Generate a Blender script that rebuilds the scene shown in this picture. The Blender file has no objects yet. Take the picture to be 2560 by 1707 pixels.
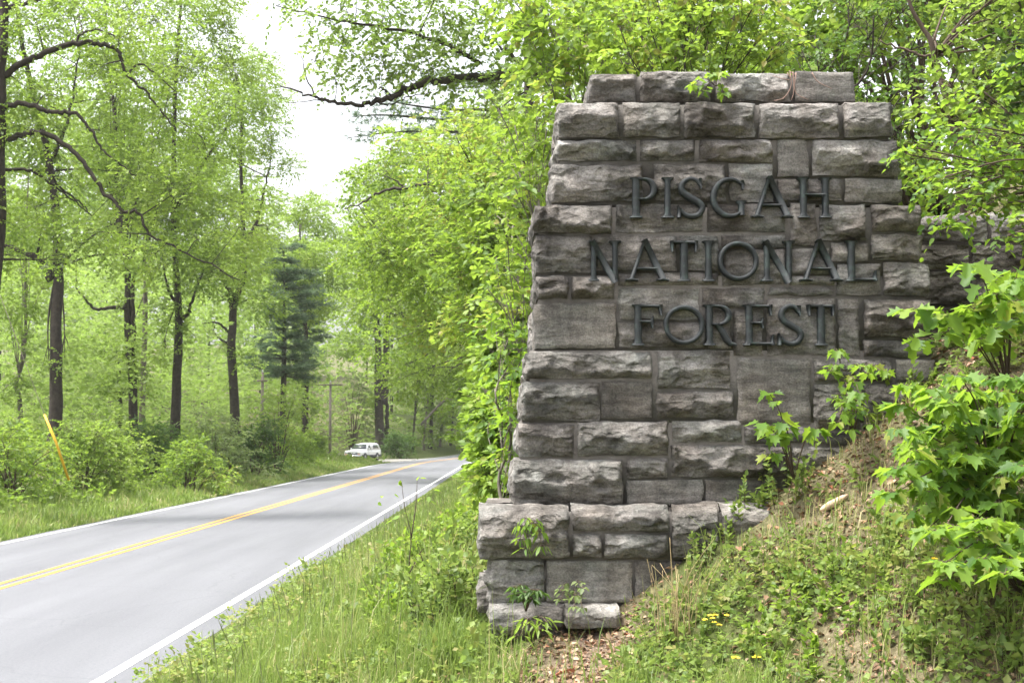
import bpy, math
import numpy as np
from math import radians, sin, cos, pi

# ------------------------------------------------------------------ camera
SC = bpy.context.scene
COL = SC.collection
FPX = 2560 * 50.0 / 36.0          # focal length in photograph pixels
CAMZ = 2.1                        # eye height over the road
HORIZON = 1090.0
PITCH = math.atan((HORIZON - 853.5) / FPX)
cam_d = bpy.data.cameras.new('camera')
cam = bpy.data.objects.new('camera', cam_d)
COL.objects.link(cam)
cam.location = (0, 0, CAMZ)
cam.rotation_euler = (radians(90) + PITCH, 0, 0)
cam_d.lens = 50.0
cam_d.sensor_width = 36.0
cam_d.clip_start = 0.05
cam_d.clip_end = 2000
cam_d.dof.use_dof = True
cam_d.dof.focus_distance = 10.3
cam_d.dof.aperture_fstop = 7.0
SC.camera = cam

# ------------------------------------------------------------------ sky, sun, exposure
SUN_EL, SUN_AZ = 69.0, -102.0       # azimuth measured from +Y (view direction), negative = left
wd = bpy.data.worlds.new('World')
SC.world = wd
wd.use_nodes = True
nt = wd.node_tree
nt.nodes.clear()
sky = nt.nodes.new('ShaderNodeTexSky')
sky.sky_type = 'NISHITA'
sky.sun_disc = False
sky.sun_elevation = radians(SUN_EL)
sky.sun_rotation = radians(SUN_AZ)
sky.air_density = 1.0
sky.dust_density = 6.0
sky.ozone_density = 1.0
hsv = nt.nodes.new('ShaderNodeHueSaturation')
hsv.inputs['Saturation'].default_value = 0.22
bg = nt.nodes.new('ShaderNodeBackground')
bg.inputs['Strength'].default_value = 0.15
wo = nt.nodes.new('ShaderNodeOutputWorld')
nt.links.new(sky.outputs[0], hsv.inputs['Color'])
nt.links.new(hsv.outputs[0], bg.inputs['Color'])
nt.links.new(bg.outputs[0], wo.inputs['Surface'])

sun_d = bpy.data.lights.new('sun', 'SUN')
sun_d.energy = 2.2
sun_d.angle = radians(18)
sun_d.color = (1.0, 0.96, 0.88)
sun = bpy.data.objects.new('sun', sun_d)
COL.objects.link(sun)
sun.rotation_euler = (radians(90 - SUN_EL), 0, radians(-SUN_AZ) + pi)
sun.location = (0, 0, 60)

SC.view_settings.view_transform = 'Standard'
SC.view_settings.look = 'None'
SC.view_settings.gamma = 1.0
SC.view_settings.exposure = 1.9
SC.render.engine = 'CYCLES'
SC.cycles.max_bounces = 8
SC.cycles.diffuse_bounces = 4
SC.cycles.transmission_bounces = 6
SC.cycles.use_denoising = True

rng = np.random.default_rng(7)

# ------------------------------------------------------------------ projection helpers
CP, SP = cos(PITCH), sin(PITCH)
def ray(px, py):
    x = (np.asarray(px, float) - 1280.0) / FPX
    u = (853.5 - np.asarray(py, float)) / FPX
    return np.stack([x, CP - u * SP, SP + u * CP], -1)
def P(px, py, Y):
    """world point seen at that pixel of the photograph, at distance Y"""
    r = ray(px, py)
    t = np.asarray(Y, float) / r[..., 1]
    p = r * t[..., None]
    p[..., 2] += CAMZ
    return p

# ------------------------------------------------------------------ noise
def _hash(ix, iy, iz, seed):
    n = (ix * 374761393 + iy * 668265263 + iz * 2147483647 + seed * 1274126177) & 0xFFFFFFFF
    n = (n ^ (n >> 13)) * 1274126177 & 0xFFFFFFFF
    n = n ^ (n >> 16)
    return (n & 0xFFFFFF) / float(0xFFFFFF)
def vnoise(p, seed=0):
    p = np.asarray(p, float)
    i = np.floor(p).astype(np.int64)
    f = p - i
    f = f * f * (3 - 2 * f)
    r = 0
    for dx in (0, 1):
        for dy in (0, 1):
            for dz in (0, 1):
                w = ((f[..., 0] if dx else 1 - f[..., 0]) * (f[..., 1] if dy else 1 - f[..., 1])
                     * (f[..., 2] if dz else 1 - f[..., 2]))
                r = r + w * _hash(i[..., 0] + dx, i[..., 1] + dy, i[..., 2] + dz, seed)
    return r * 2 - 1
def fbm(p, seed=0, octaves=4):
    p = np.asarray(p, float)
    a, r = 1.0, 0
    for k in range(octaves):
        r = r + a * vnoise(p * 2.0 ** k, seed + k * 17)
        a *= 0.5
    return r
def nrm(v):
    v = np.asarray(v, float)
    return v / np.maximum(np.linalg.norm(v, axis=-1, keepdims=True), 1e-9)

# ------------------------------------------------------------------ terrain
def road_shift(Y):
    Y = np.asarray(Y, float)
    return np.where(Y > 105, (np.maximum(Y - 105, 0)) ** 2 / 410.0, 0.0)
def road_rise(Y):
    Y = np.asarray(Y, float)
    return np.where(Y > 125, np.minimum((np.maximum(Y - 125, 0) / 30.0) ** 2 * 0.40, 2.0), 0.0)
RX_R, RX_C, RX_L = -3.18, -7.1, -10.85       # right pavement edge, centre line, left pavement edge
def H(X, Y):
    X = np.asarray(X, float); Y = np.asarray(Y, float)
    s = road_shift(Y)
    x = X - s
    yk = [-20, 0, 5, 7, 8.5, 10, 12, 15, 20, 40, 90]
    x0 = np.interp(Y, yk, [6, 4.6, 3.3, 2.2, 1.2, 0.3, -0.3, -1.0, -1.6, -1.8, -1.8])
    zt = np.interp(Y, yk, [.5, .5, .55, .6, .66, .76, .70, .58, .50, .45, .4])
    w = np.clip((x - RX_R) / np.maximum(x0 - RX_R, .3), 0, 1)
    verge = zt * (w * 0.75 + 0.25 * w * w)
    up = np.maximum(x - x0, 0)
    slope = 0.65 * np.minimum(up, 8) + 0.42 * np.clip(up - 8, 0, 22) + .15 * np.clip(up - 30, 0, 200)
    kk = 0.35
    slope = np.where(up < kk, 0.65 * up * up / (2 * kk), slope - .65 * kk / 2)
    right = verge + slope
    d = np.maximum(RX_L - x, 0)
    left = -0.06 * np.clip(d / 1.2, 0, 1) + 0.72 * np.clip((d - 1.6) / 6, 0, 1) + 0.03 * np.clip(d - 8, 0, 60)
    left = np.where((Y > 121) & (Y < 143) & (d < 5.5), np.minimum(left, -.02), left)
    z = np.where(x > RX_R, right, np.where(x < RX_L, left - .13, np.interp(x, [RX_L, RX_C, RX_R], [-.13, 0, 0]) - .06))
    n = fbm(np.stack([X * .9, Y * .9, X * 0], -1), 3, 4) * 0.05
    off = np.clip(np.maximum(x - RX_R, RX_L - x) / 0.8, 0, 1)
    z = z + n * off
    far = np.maximum(Y - 150, 0)
    z = z + 0.08 * far * np.clip(np.abs(x + 7) / 12 - .3, 0, 1)
    return z + road_rise(Y)

# ------------------------------------------------------------------ mesh building
class Geo:
    def __init__(self):
        self.v = []; self.f = {}; self.n = 0; self.t = []
    def add(self, verts, faces, tint=None):
        """faces: array (m,k) or list of such arrays"""
        verts = np.asarray(verts, float).reshape(-1, 3)
        if not isinstance(faces, list): faces = [faces]
        for f in faces:
            f = np.asarray(f, np.int64)
            if f.size: self.f.setdefault(f.shape[1], []).append(f + self.n)
        self.v.append(verts)
        self.t.append(np.full(len(verts), 0.5) if tint is None else np.broadcast_to(np.asarray(tint, float), (len(verts),)).copy())
        self.n += len(verts)
    def mesh(self, name, smooth=False, extra=None):
        me = bpy.data.meshes.new(name)
        if not self.v: return me
        V = np.concatenate(self.v); T = np.concatenate(self.t)
        me.vertices.add(len(V)); me.vertices.foreach_set('co', V.astype(np.float32).ravel())
        loops = []; sizes = []
        for k in sorted(self.f):
            a = np.concatenate(self.f[k]); loops.append(a.ravel()); sizes.append(np.full(len(a), k))
        L = np.concatenate(loops); S = np.concatenate(sizes)
        me.loops.add(len(L)); me.loops.foreach_set('vertex_index', L.astype(np.int32))
        me.polygons.add(len(S))
        st = np.concatenate([[0], np.cumsum(S)[:-1]])
        me.polygons.foreach_set('loop_start', st.astype(np.int32))
        me.polygons.foreach_set('loop_total', S.astype(np.int32))
        me.update(calc_edges=True)
        if smooth: me.polygons.foreach_set('use_smooth', np.ones(len(S), bool))
        at = me.attributes.new('tint', 'FLOAT', 'POINT'); at.data.foreach_set('value', T.astype(np.float32))
        if extra:
            for nme, arr in extra.items():
                at = me.attributes.new(nme, 'FLOAT', 'POINT'); at.data.foreach_set('value', np.asarray(arr, np.float32))
        me.validate()
        return me
    def obj(self, name, mat, parent=None, smooth=False, extra=None, **props):
        me = self.mesh(name, smooth, extra)
        if mat: me.materials.append(mat)
        o = bpy.data.objects.new(name, me); COL.objects.link(o)
        if parent is not None:
            o.parent = parent
            o.matrix_parent_inverse = parent.matrix_world.inverted() if False else o.matrix_parent_inverse
            o.location = [-c for c in parent.location]      # geometry is in world coordinates
        for k, v in props.items(): o[k] = v
        return o
def empty(name, loc, label, cat, group=None):
    o = bpy.data.objects.new(name, None); COL.objects.link(o)
    o.location = [float(c) for c in loc]; o.empty_display_size = .1
    o['label'] = label; o['category'] = cat
    if group: o['group'] = group
    return o

def tube(g, pts, rad, sides=6, tint=.5, cap=True):
    pts = np.asarray(pts, float); n = len(pts)
    rad = np.broadcast_to(np.asarray(rad, float), (n,))
    tg = np.gradient(pts, axis=0); tg = nrm(tg)
    ref = np.array([0.31, 0.17, 0.93]) if abs(tg[:, 2]).mean() < .8 else np.array([.93, .31, .17])
    a = nrm(np.cross(tg, ref)); b = np.cross(tg, a)
    th = np.arange(sides) * 2 * pi / sides
    V = pts[:, None, :] + rad[:, None, None] * (np.cos(th)[None, :, None] * a[:, None, :] + np.sin(th)[None, :, None] * b[:, None, :])
    i = np.arange(n - 1)[:, None] * sides; j = np.arange(sides)[None, :]; j2 = (j + 1) % sides
    F = np.stack([i + j, i + j2, i + sides + j2, i + sides + j], -1).reshape(-1, 4)
    fs = [F]
    if cap: fs += [np.arange(sides)[None, ::-1], (np.arange(sides) + (n - 1) * sides)[None, :]]
    g.add(V.reshape(-1, 3), fs, tint)
def curve(pts, n):
    """smooth resample of a polyline (Catmull-Rom)"""
    p = np.asarray(pts, float)
    if len(p) == 2: return p[0] + (p[1] - p[0]) * np.linspace(0, 1, n)[:, None]
    q = np.vstack([2 * p[0] - p[1], p, 2 * p[-1] - p[-2]])
    t = np.linspace(0, len(p) - 1 - 1e-6, n); i = t.astype(int); f = (t - i)[:, None]
    a, b, c, d = q[i], q[i + 1], q[i + 2], q[i + 3]
    return .5 * (2 * b + (c - a) * f + (2 * a - 5 * b + 4 * c - d) * f * f + (3 * b - a - 3 * c + d) * f ** 3)
def box(g, lo, hi, tint=.5):
    x0, y0, z0 = lo; x1, y1, z1 = hi
    g.add([(x0, y0, z0), (x1, y0, z0), (x1, y1, z0), (x0, y1, z0), (x0, y0, z1), (x1, y0, z1), (x1, y1, z1), (x0, y1, z1)],
          np.array([(0, 3, 2, 1), (4, 5, 6, 7), (0, 1, 5, 4), (1, 2, 6, 5), (2, 3, 7, 6), (3, 0, 4, 7)]), tint)

# leaf outlines: left half (base .. tip), mirrored for the right half
LEAF = {
    'dia': [(0, 0), (-.38, .48), (0, 1)],
    'tri': None,
    'ov': [(0, 0), (-.27, .22), (-.29, .55), (0, 1)],
    'lan': [(0, 0), (-.13, .25), (-.13, .6), (0, 1)],
    'lobe': [(0, 0), (-.10, .12), (-.46, .20), (-.22, .38), (-.56, .60), (-.24, .66), (-.26, .90), (0, 1)],
    'mapl': [(0, 0), (-.34, -.06), (-.30, .12), (-.58, .34), (-.30, .40), (-.34, .70), (-.14, .64), (0, 1)],
}
def leaves(g, pos, axis, normal, size, kind='dia', tint=None, fold=.25, curl=.15):
    pos = np.asarray(pos, float).reshape(-1, 3); N = len(pos)
    if N == 0: return
    ax = nrm(axis); nm = np.asarray(normal, float)
    sd = nrm(np.cross(ax, nm)); nm = np.cross(sd, ax)
    size = np.broadcast_to(np.asarray(size, float), (N,))
    if kind in ('tri', 'ndl'):                                   # far leaf: one facet
        V = pos[:, None, :] + size[:, None, None] * ((np.array([-.45, .45, 0]) * (1 if kind == 'tri' else .13))[None, :, None] * sd[:, None, :] + np.array([.1, .25, 1])[None, :, None] * ax[:, None, :])
        tint = rng.random(N) if tint is None else np.broadcast_to(tint, (N,))
        g.add(V.reshape(-1, 3), np.arange(N * 3).reshape(-1, 3), np.repeat(tint, 3)); return
    half = np.array(LEAF[kind]); k = len(half)
    right = half[1:-1][::-1] * [-1, 1]
    loc = np.vstack([half, right])
    fo = fold * rng.uniform(.1, 2.0, (N, 1)); cu = curl * rng.uniform(-.3, 2.4, (N, 1))
    z = fo * np.abs(loc[None, :, 0]) - cu * loc[None, :, 1] ** 2 + .10 * rng.normal(0, 1, (N, 1)) * loc[None, :, 0]
    V = pos[:, None, :] + size[:, None, None] * (loc[None, :, :1] * sd[:, None, :] + loc[None, :, 1:2] * ax[:, None, :] + z[:, :, None] * nm[:, None, :])
    m = len(loc)
    fl = np.arange(k)[::-1]                                                # left half
    fr = np.concatenate([[0], np.arange(m - 1, k - 1, -1), [k - 1]])       # right half
    base = np.arange(N)[:, None] * m
    F = [base + fl[None, :], base + fr[None, :]]
    tint = rng.random(N) if tint is None else np.broadcast_to(tint, (N,))
    g.add(V.reshape(-1, 3), F, np.repeat(tint, m))

UP = np.array([0, 0, 1.0])
def sprays(g, gt, S, D, L, m, size, kind='dia', droop=.25, tw=.004, tintc=None, flat=.6, twigs=True, spread=1.0):
    """leafy twigs: start S, direction D, length L, m leaves each"""
    S = np.asarray(S, float); D = nrm(D); N = len(S)
    L = np.broadcast_to(np.asarray(L, float), (N,))
    t = np.linspace(.18, 1, m)[None, :] + (rng.random((N, m)) - .5) * .6 / m
    pos = S[:, None] + D[:, None] * (L[:, None] * t)[..., None]
    pos[..., 2] -= droop * L[:, None] * t ** 2
    side = nrm(np.cross(D, UP) + rng.normal(0, .15, (N, 3)))
    sg = np.where(np.arange(m) % 2 == 0, 1.0, -1.0)[None, :, None]
    a = D[:, None] * (.55 + .5 * t[..., None]) + side[:, None] * sg * spread * (1.15 - .75 * t[..., None]) + rng.normal(0, .25, (N, m, 3))
    a[..., 2] -= .25
    nm = flat * UP + rng.normal(0, .45, (N, m, 3))
    sz = np.asarray(size) * (rng.uniform(.65, 1.2, (N, m)))
    if tintc is None: tintc = rng.random(N)
    tint = np.clip(tintc[:, None] + rng.normal(0, .16, (N, m)), 0, 1)
    leaves(g, pos.reshape(-1, 3), a.reshape(-1, 3), nm.reshape(-1, 3), sz.ravel(), kind, tint.ravel())
    if twigs:
        tt = np.array([-.25, .85])
        c = S[:, None] + D[:, None] * (L[:, None] * tt[None])[..., None]
        c[..., 2] -= droop * L[:, None] * np.maximum(tt, 0)[None] ** 2
        r = np.array([1.0, .35]) * tw
        tubes_batch(gt, c, r)
def tubes_batch(g, C, r, tint=.5):
    """many 3-sided tubes at once; C (N,k,3), r (k,) or (N,k)"""
    N, k, _ = C.shape
    r = np.broadcast_to(r, (N, k))
    tg = nrm(C[:, -1] - C[:, 0])
    a = nrm(np.cross(tg, np.array([.3, .2, .93]))); b = np.cross(tg, a)
    th = np.array([0, 2 * pi / 3, 4 * pi / 3])
    off = np.cos(th)[None, :, None] * a[:, None] + np.sin(th)[None, :, None] * b[:, None]
    V = C[:, :, None] + r[:, :, None, None] * off[:, None]
    base = (np.arange(N) * k * 3)[:, None, None]
    i = (np.arange(k - 1) * 3)[None, :, None]; j = np.arange(3)[None, None]; j2 = (j + 1) % 3
    F = np.stack([base + i + j, base + i + j2, base + i + 3 + j2, base + i + 3 + j], -1).reshape(-1, 4)
    g.add(V.reshape(-1, 3), F, tint)
def blob_sprays(g, gt, c, r, n, L, m, size, kind='dia', squash=.75, **kw):
    """leafy twigs spread through an uneven clump"""
    d = nrm(rng.normal(0, 1, (n, 3)))
    rr = r * (.35 + .65 * rng.random(n) ** .6)
    p = d * rr[:, None] * np.array([1, 1, squash])
    D = d * np.array([1, 1, .45]) + rng.normal(0, .35, (n, 3))
    tc = np.clip(rng.normal(.52, .27) + rng.normal(0, .13, n), 0, 1)
    Ls = L * rng.uniform(.6, 1.25, n)
    S = np.asarray(c) + p - nrm(D) * Ls[:, None] * .45
    sprays(g, gt, S, D, Ls, m, size, kind, tintc=tc, **kw)

# ------------------------------------------------------------------ materials
def mat(name):
    m = bpy.data.materials.new(name); m.use_nodes = True
    t = m.node_tree; t.nodes.clear()
    return m, t, t.nodes.new('ShaderNodeOutputMaterial')
def N(t, typ, **kw):
    n = t.nodes.new(typ)
    for k, v in kw.items():
        if k in n.inputs: n.inputs[k].default_value = v
        else: setattr(n, k, v)
    return n
def ramp(t, stops, interp='LINEAR'):
    n = t.nodes.new('ShaderNodeValToRGB'); e = n.color_ramp.elements; n.color_ramp.interpolation = interp
    while len(e) < len(stops): e.new(.5)
    for el, (p, c) in zip(e, stops):
        el.position = p; el.color = (*c, 1) if len(c) == 3 else c
    return n
def noise_tex(t, scale, detail=6, rough=.6, coord='Object', vec=None):
    n = N(t, 'ShaderNodeTexNoise', Scale=scale, Detail=detail, Roughness=rough)
    if vec is None:
        tc = t.nodes.new('ShaderNodeTexCoord'); vec = tc.outputs[coord]
    t.links.new(vec, n.inputs['Vector'])
    return n
def leaf_mat(name, stops, trans=(.25, .36, .05), tf=.45, rough=.5, spec=.35):
    m, t, out = mat(name)
    at = N(t, 'ShaderNodeAttribute', attribute_name='tint')
    r = ramp(t, stops)
    nz = noise_tex(t, .35, 3)
    ad = N(t, 'ShaderNodeMath', operation='MULTIPLY_ADD'); ad.inputs[1].default_value = .5; ad.inputs[2].default_value = -.25
    t.links.new(nz.outputs['Fac'], ad.inputs[0])
    ad2 = N(t, 'ShaderNodeMath', operation='ADD')
    t.links.new(at.outputs['Fac'], ad2.inputs[0]); t.links.new(ad.outputs[0], ad2.inputs[1])
    t.links.new(ad2.outputs[0], r.inputs[0])
    b = N(t, 'ShaderNodeBsdfPrincipled', Roughness=rough)
    b.inputs['Specular IOR Level'].default_value = spec
    t.links.new(r.outputs[0], b.inputs['Base Color'])
    tr = t.nodes.new('ShaderNodeBsdfTranslucent')
    mx = N(t, 'ShaderNodeMix', data_type='RGBA', blend_type='MULTIPLY')
    mx.inputs[0].default_value = 1.0
    sc = N(t, 'ShaderNodeMix', data_type='RGBA'); sc.inputs[0].default_value = .5
    t.links.new(r.outputs[0], sc.inputs[6]); sc.inputs[7].default_value = (*trans, 1)
    t.links.new(sc.outputs[2], tr.inputs['Color'])
    ms = t.nodes.new('ShaderNodeMixShader'); ms.inputs[0].default_value = tf
    t.links.new(b.outputs[0], ms.inputs[1]); t.links.new(tr.outputs[0], ms.inputs[2])
    t.links.new(ms.outputs[0], out.inputs['Surface'])
    return m
def plain(name, col, rough=.6, metal=0.0, spec=.5, nscale=None, namp=.25, bump=0.0, bscale=None):
    m, t, out = mat(name)
    b = N(t, 'ShaderNodeBsdfPrincipled', Roughness=rough, Metallic=metal)
    b.inputs['Specular IOR Level'].default_value = spec
    b.inputs['Base Color'].default_value = (*col, 1)
    if nscale:
        nz = noise_tex(t, nscale, 6)
        c = np.array(col)
        r = ramp(t, [(.25, tuple(c * (1 - namp))), (.75, tuple(np.minimum(c * (1 + namp), 1)))])
        t.links.new(nz.outputs['Fac'], r.inputs[0]); t.links.new(r.outputs[0], b.inputs['Base Color'])
    if bump:
        nb = noise_tex(t, bscale or nscale, 8, .65)
        bp = N(t, 'ShaderNodeBump', Strength=bump, Distance=.02)
        t.links.new(nb.outputs['Fac'], bp.inputs['Height']); t.links.new(bp.outputs[0], b.inputs['Normal'])
    t.links.new(b.outputs[0], out.inputs['Surface'])
    return m
M = {}
M['maple'] = leaf_mat('leaf spring maple', [(0, (.070, .115, .016)), (.5, (.140, .210, .030)), (1, (.215, .280, .046))], (.34, .52, .07), .5)
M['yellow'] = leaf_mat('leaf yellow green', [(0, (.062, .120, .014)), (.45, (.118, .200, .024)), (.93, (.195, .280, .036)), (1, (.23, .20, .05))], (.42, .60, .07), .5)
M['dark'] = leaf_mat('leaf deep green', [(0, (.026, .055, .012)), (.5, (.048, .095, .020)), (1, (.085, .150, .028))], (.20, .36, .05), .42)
M['pale'] = leaf_mat('leaf pale green', [(0, (.075, .115, .035)), (.5, (.120, .165, .055)), (1, (.170, .215, .080))], (.38, .50, .16), .5)
M['far'] = leaf_mat('leaf far wood', [(0, (.105, .160, .035)), (.5, (.175, .245, .055)), (1, (.240, .310, .080))], (.36, .54, .10), .5)
M['needle'] = leaf_mat('pine needle', [(0, (.045, .076, .042)), (.5, (.072, .115, .060)), (1, (.110, .158, .085))], (.18, .28, .13), .4)
M['big'] = leaf_mat('leaf broad fresh', [(0, (.045, .105, .020)), (.45, (.095, .180, .026)), (.85, (.165, .260, .034)), (1, (.215, .235, .045))], (.42, .64, .05), .5, .52, .32)
M['grass'] = leaf_mat('grass blade', [(0, (.080, .125, .026)), (.45, (.145, .205, .046)), (.78, (.215, .265, .075)), (.92, (.29, .27, .12)), (1, (.37, .31, .17))], (.34, .50, .09), .42)
M['drygrass'] = plain('dry grass straw', (.42, .32, .17), .8)
M['cover'] = leaf_mat('small bank leaves', [(0, (.055, .100, .020)), (.4, (.105, .165, .035)), (.8, (.190, .250, .055)), (1, (.24, .22, .07))], (.36, .50, .10), .45)
M['litter'] = leaf_mat('dead leaf litter', [(0, (.10, .055, .03)), (.5, (.26, .16, .095)), (.85, (.42, .30, .20)), (1, (.30, .10, .05))], (.2, .1, .05), .12)
M['bark'] = plain('bark', (.044, .037, .031), .95, nscale=6, namp=.45, bump=.6, bscale=22, spec=.15)
M['barkp'] = plain('bark grey', (.135, .120, .100), .95, nscale=6, namp=.4, bump=.5, bscale=22, spec=.15)
M['twig'] = plain('twig', (.075, .055, .042), .9, nscale=4, namp=.3, spec=.2)
M['stem'] = plain('green stem', (.13, .16, .05), .7, nscale=8, namp=.3)
M['flower'] = plain('yellow petal', (.75, .52, .02), .6, nscale=30, namp=.15)
M['white'] = plain('white line paint', (.80, .80, .78), .75, nscale=9, namp=.08)
M['wood'] = plain('weathered pole wood', (.16, .135, .115), .9, nscale=12, namp=.3)
def stone_mat(name, dark, mid, light, lichen=.35, scallop=1.0):
    m, t, out = mat(name)
    tc = t.nodes.new('ShaderNodeTexCoord'); oi = t.nodes.new('ShaderNodeObjectInfo')
    ofs = N(t, 'ShaderNodeVectorMath', operation='MULTIPLY_ADD')
    ofs.inputs[1].default_value = (1, 1, 1)
    sc = N(t, 'ShaderNodeVectorMath', operation='SCALE'); sc.inputs['Scale'].default_value = 13.0
    cmb = t.nodes.new('ShaderNodeCombineXYZ')
    for i in range(3): t.links.new(oi.outputs['Random'], cmb.inputs[i])
    t.links.new(cmb.outputs[0], sc.inputs[0])
    t.links.new(tc.outputs['Object'], ofs.inputs[0]); t.links.new(sc.outputs[0], ofs.inputs[2])
    v = ofs.outputs[0]
    # bedding: noise stretched along the stone
    mp = N(t, 'ShaderNodeMapping'); mp.inputs['Scale'].default_value = (2.2, 2.2, 9); t.links.new(v, mp.inputs['Vector'])
    n1 = N(t, 'ShaderNodeTexNoise', Scale=1.6, Detail=9, Roughness=.68); t.links.new(mp.outputs[0], n1.inputs['Vector'])
    r1 = ramp(t, [(.30, dark), (.50, mid), (.72, light)]); t.links.new(n1.outputs['Fac'], r1.inputs[0])
    n2 = N(t, 'ShaderNodeTexNoise', Scale=2.6, Detail=5, Roughness=.6); t.links.new(v, n2.inputs['Vector'])
    r2 = ramp(t, [(.35, (.78, .72, .67)), (.52, (1, .99, .98)), (.68, (.82, .89, .88))]); t.links.new(n2.outputs['Fac'], r2.inputs[0])
    mx = N(t, 'ShaderNodeMix', data_type='RGBA', blend_type='MULTIPLY'); mx.inputs[0].default_value = .8
    t.links.new(r1.outputs[0], mx.inputs[6]); t.links.new(r2.outputs[0], mx.inputs[7])
    # fine crystalline speckle
    n3 = N(t, 'ShaderNodeTexNoise', Scale=75, Detail=3, Roughness=.7); t.links.new(v, n3.inputs['Vector'])
    r3 = ramp(t, [(.32, (.50, .50, .50)), (.5, (1, 1, 1)), (.70, (1.5, 1.5, 1.5))]); t.links.new(n3.outputs['Fac'], r3.inputs[0])
    mx2 = N(t, 'ShaderNodeMix', data_type='RGBA', blend_type='MULTIPLY'); mx2.inputs[0].default_value = .7
    t.links.new(mx.outputs[2], mx2.inputs[6]); t.links.new(r3.outputs[0], mx2.inputs[7])
    # per-stone value
    r4 = ramp(t, [(0, (.74, .72, .70)), (.5, (1, .98, .96)), (1, (1.18, 1.18, 1.15))]); t.links.new(oi.outputs['Random'], r4.inputs[0])
    mx3 = N(t, 'ShaderNodeMix', data_type='RGBA', blend_type='MULTIPLY'); mx3.inputs[0].default_value = 1
    t.links.new(mx2.outputs[2], mx3.inputs[6]); t.links.new(r4.outputs[0], mx3.inputs[7])
    # dark weathering runs down the wall
    gm = t.nodes.new('ShaderNodeNewGeometry')
    mw = N(t, 'ShaderNodeMapping'); mw.inputs['Scale'].default_value = (3.2, 3.2, .75); t.links.new(gm.outputs['Position'], mw.inputs['Vector'])
    nw = N(t, 'ShaderNodeTexNoise', Scale=1.0, Detail=7, Roughness=.62); t.links.new(mw.outputs[0], nw.inputs['Vector'])
    rw = ramp(t, [(.40, (.42, .41, .40)), (.50, (.74, .73, .71)), (.60, (1, 1, 1))]); t.links.new(nw.outputs['Fac'], rw.inputs[0])
    mxw = N(t, 'ShaderNodeMix', data_type='RGBA', blend_type='MULTIPLY'); mxw.inputs[0].default_value = .9
    t.links.new(mx3.outputs[2], mxw.inputs[6]); t.links.new(rw.outputs[0], mxw.inputs[7])
    # lichen crusts
    vo = N(t, 'ShaderNodeTexNoise', Scale=7, Detail=8, Roughness=.75); t.links.new(v, vo.inputs['Vector'])
    r5 = ramp(t, [(.60, (0, 0, 0)), (.70, (1, 1, 1))]); t.links.new(vo.outputs['Fac'], r5.inputs[0])
    ml = N(t, 'ShaderNodeMath', operation='MULTIPLY'); ml.inputs[1].default_value = lichen; t.links.new(r5.outputs[0], ml.inputs[0])
    mx4 = N(t, 'ShaderNodeMix', data_type='RGBA'); t.links.new(ml.outputs[0], mx4.inputs[0])
    t.links.new(mxw.outputs[2], mx4.inputs[6]); mx4.inputs[7].default_value = (.30, .32, .27, 1)
    b = N(t, 'ShaderNodeBsdfPrincipled', Roughness=.92); b.inputs['Specular IOR Level'].default_value = .2
    t.links.new(mx4.outputs[2], b.inputs['Base Color'])
    n6 = N(t, 'ShaderNodeTexNoise', Scale=38, Detail=10, Roughness=.72); t.links.new(v, n6.inputs['Vector'])
    bp = N(t, 'ShaderNodeBump', Strength=.75, Distance=.012); t.links.new(n6.outputs['Fac'], bp.inputs['Height'])
    bp2 = N(t, 'ShaderNodeBump', Strength=.6, Distance=.03); t.links.new(n1.outputs['Fac'], bp2.inputs['Height'])
    t.links.new(bp.outputs[0], bp2.inputs['Normal']); last = bp2
    if scallop:                                   # small conchoidal chips meeting in sharp edges
        wn = N(t, 'ShaderNodeTexNoise', Scale=6, Detail=4, Roughness=.6); t.links.new(v, wn.inputs['Vector'])
        wa = N(t, 'ShaderNodeVectorMath', operation='MULTIPLY_ADD'); wa.inputs[1].default_value = (.10, .10, .10)
        t.links.new(wn.outputs['Color'], wa.inputs[0]); t.links.new(v, wa.inputs[2])
        for sc_, ds in ((7.5, .055), (19., .022)):
            mv = N(t, 'ShaderNodeMapping'); mv.inputs['Scale'].default_value = (.7, .7, 1.25); t.links.new(wa.outputs[0], mv.inputs['Vector'])
            vo2 = N(t, 'ShaderNodeTexVoronoi', feature='F1', Scale=sc_); t.links.new(mv.outputs[0], vo2.inputs['Vector'])
            b3 = N(t, 'ShaderNodeBump', Strength=.85 * scallop, Distance=ds); t.links.new(vo2.outputs['Distance'], b3.inputs['Height'])
            t.links.new(last.outputs[0], b3.inputs['Normal']); last = b3
    t.links.new(last.outputs[0], b.inputs['Normal'])
    t.links.new(b.outputs[0], out.inputs['Surface'])
    return m
M['stone_flat'] = stone_mat('dressed granite', (.090, .086, .083), (.190, .182, .176), (.325, .313, .302), .35, 0.0)
M['stone_soft'] = stone_mat('split granite', (.090, .086, .083), (.190, .182, .176), (.325, .313, .302), .35, .55)
M['stone'] = stone_mat('granite ashlar', (.090, .086, .083), (.190, .182, .176), (.325, .313, .302))
M['stone_pale'] = stone_mat('granite pale', (.15, .145, .14), (.235, .228, .22), (.32, .31, .30))
M['stone_dark'] = stone_mat('granite dark', (.075, .072, .068), (.140, .134, .127), (.22, .21, .195), .3)  # darker granite tones for the low wall below its top course
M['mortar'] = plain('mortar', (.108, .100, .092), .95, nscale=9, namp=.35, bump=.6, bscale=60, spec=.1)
M['mortard'] = plain('mortar dark', (.03, .027, .024), .95, nscale=9, namp=.35, bump=.6, bscale=60, spec=.1)
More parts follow.
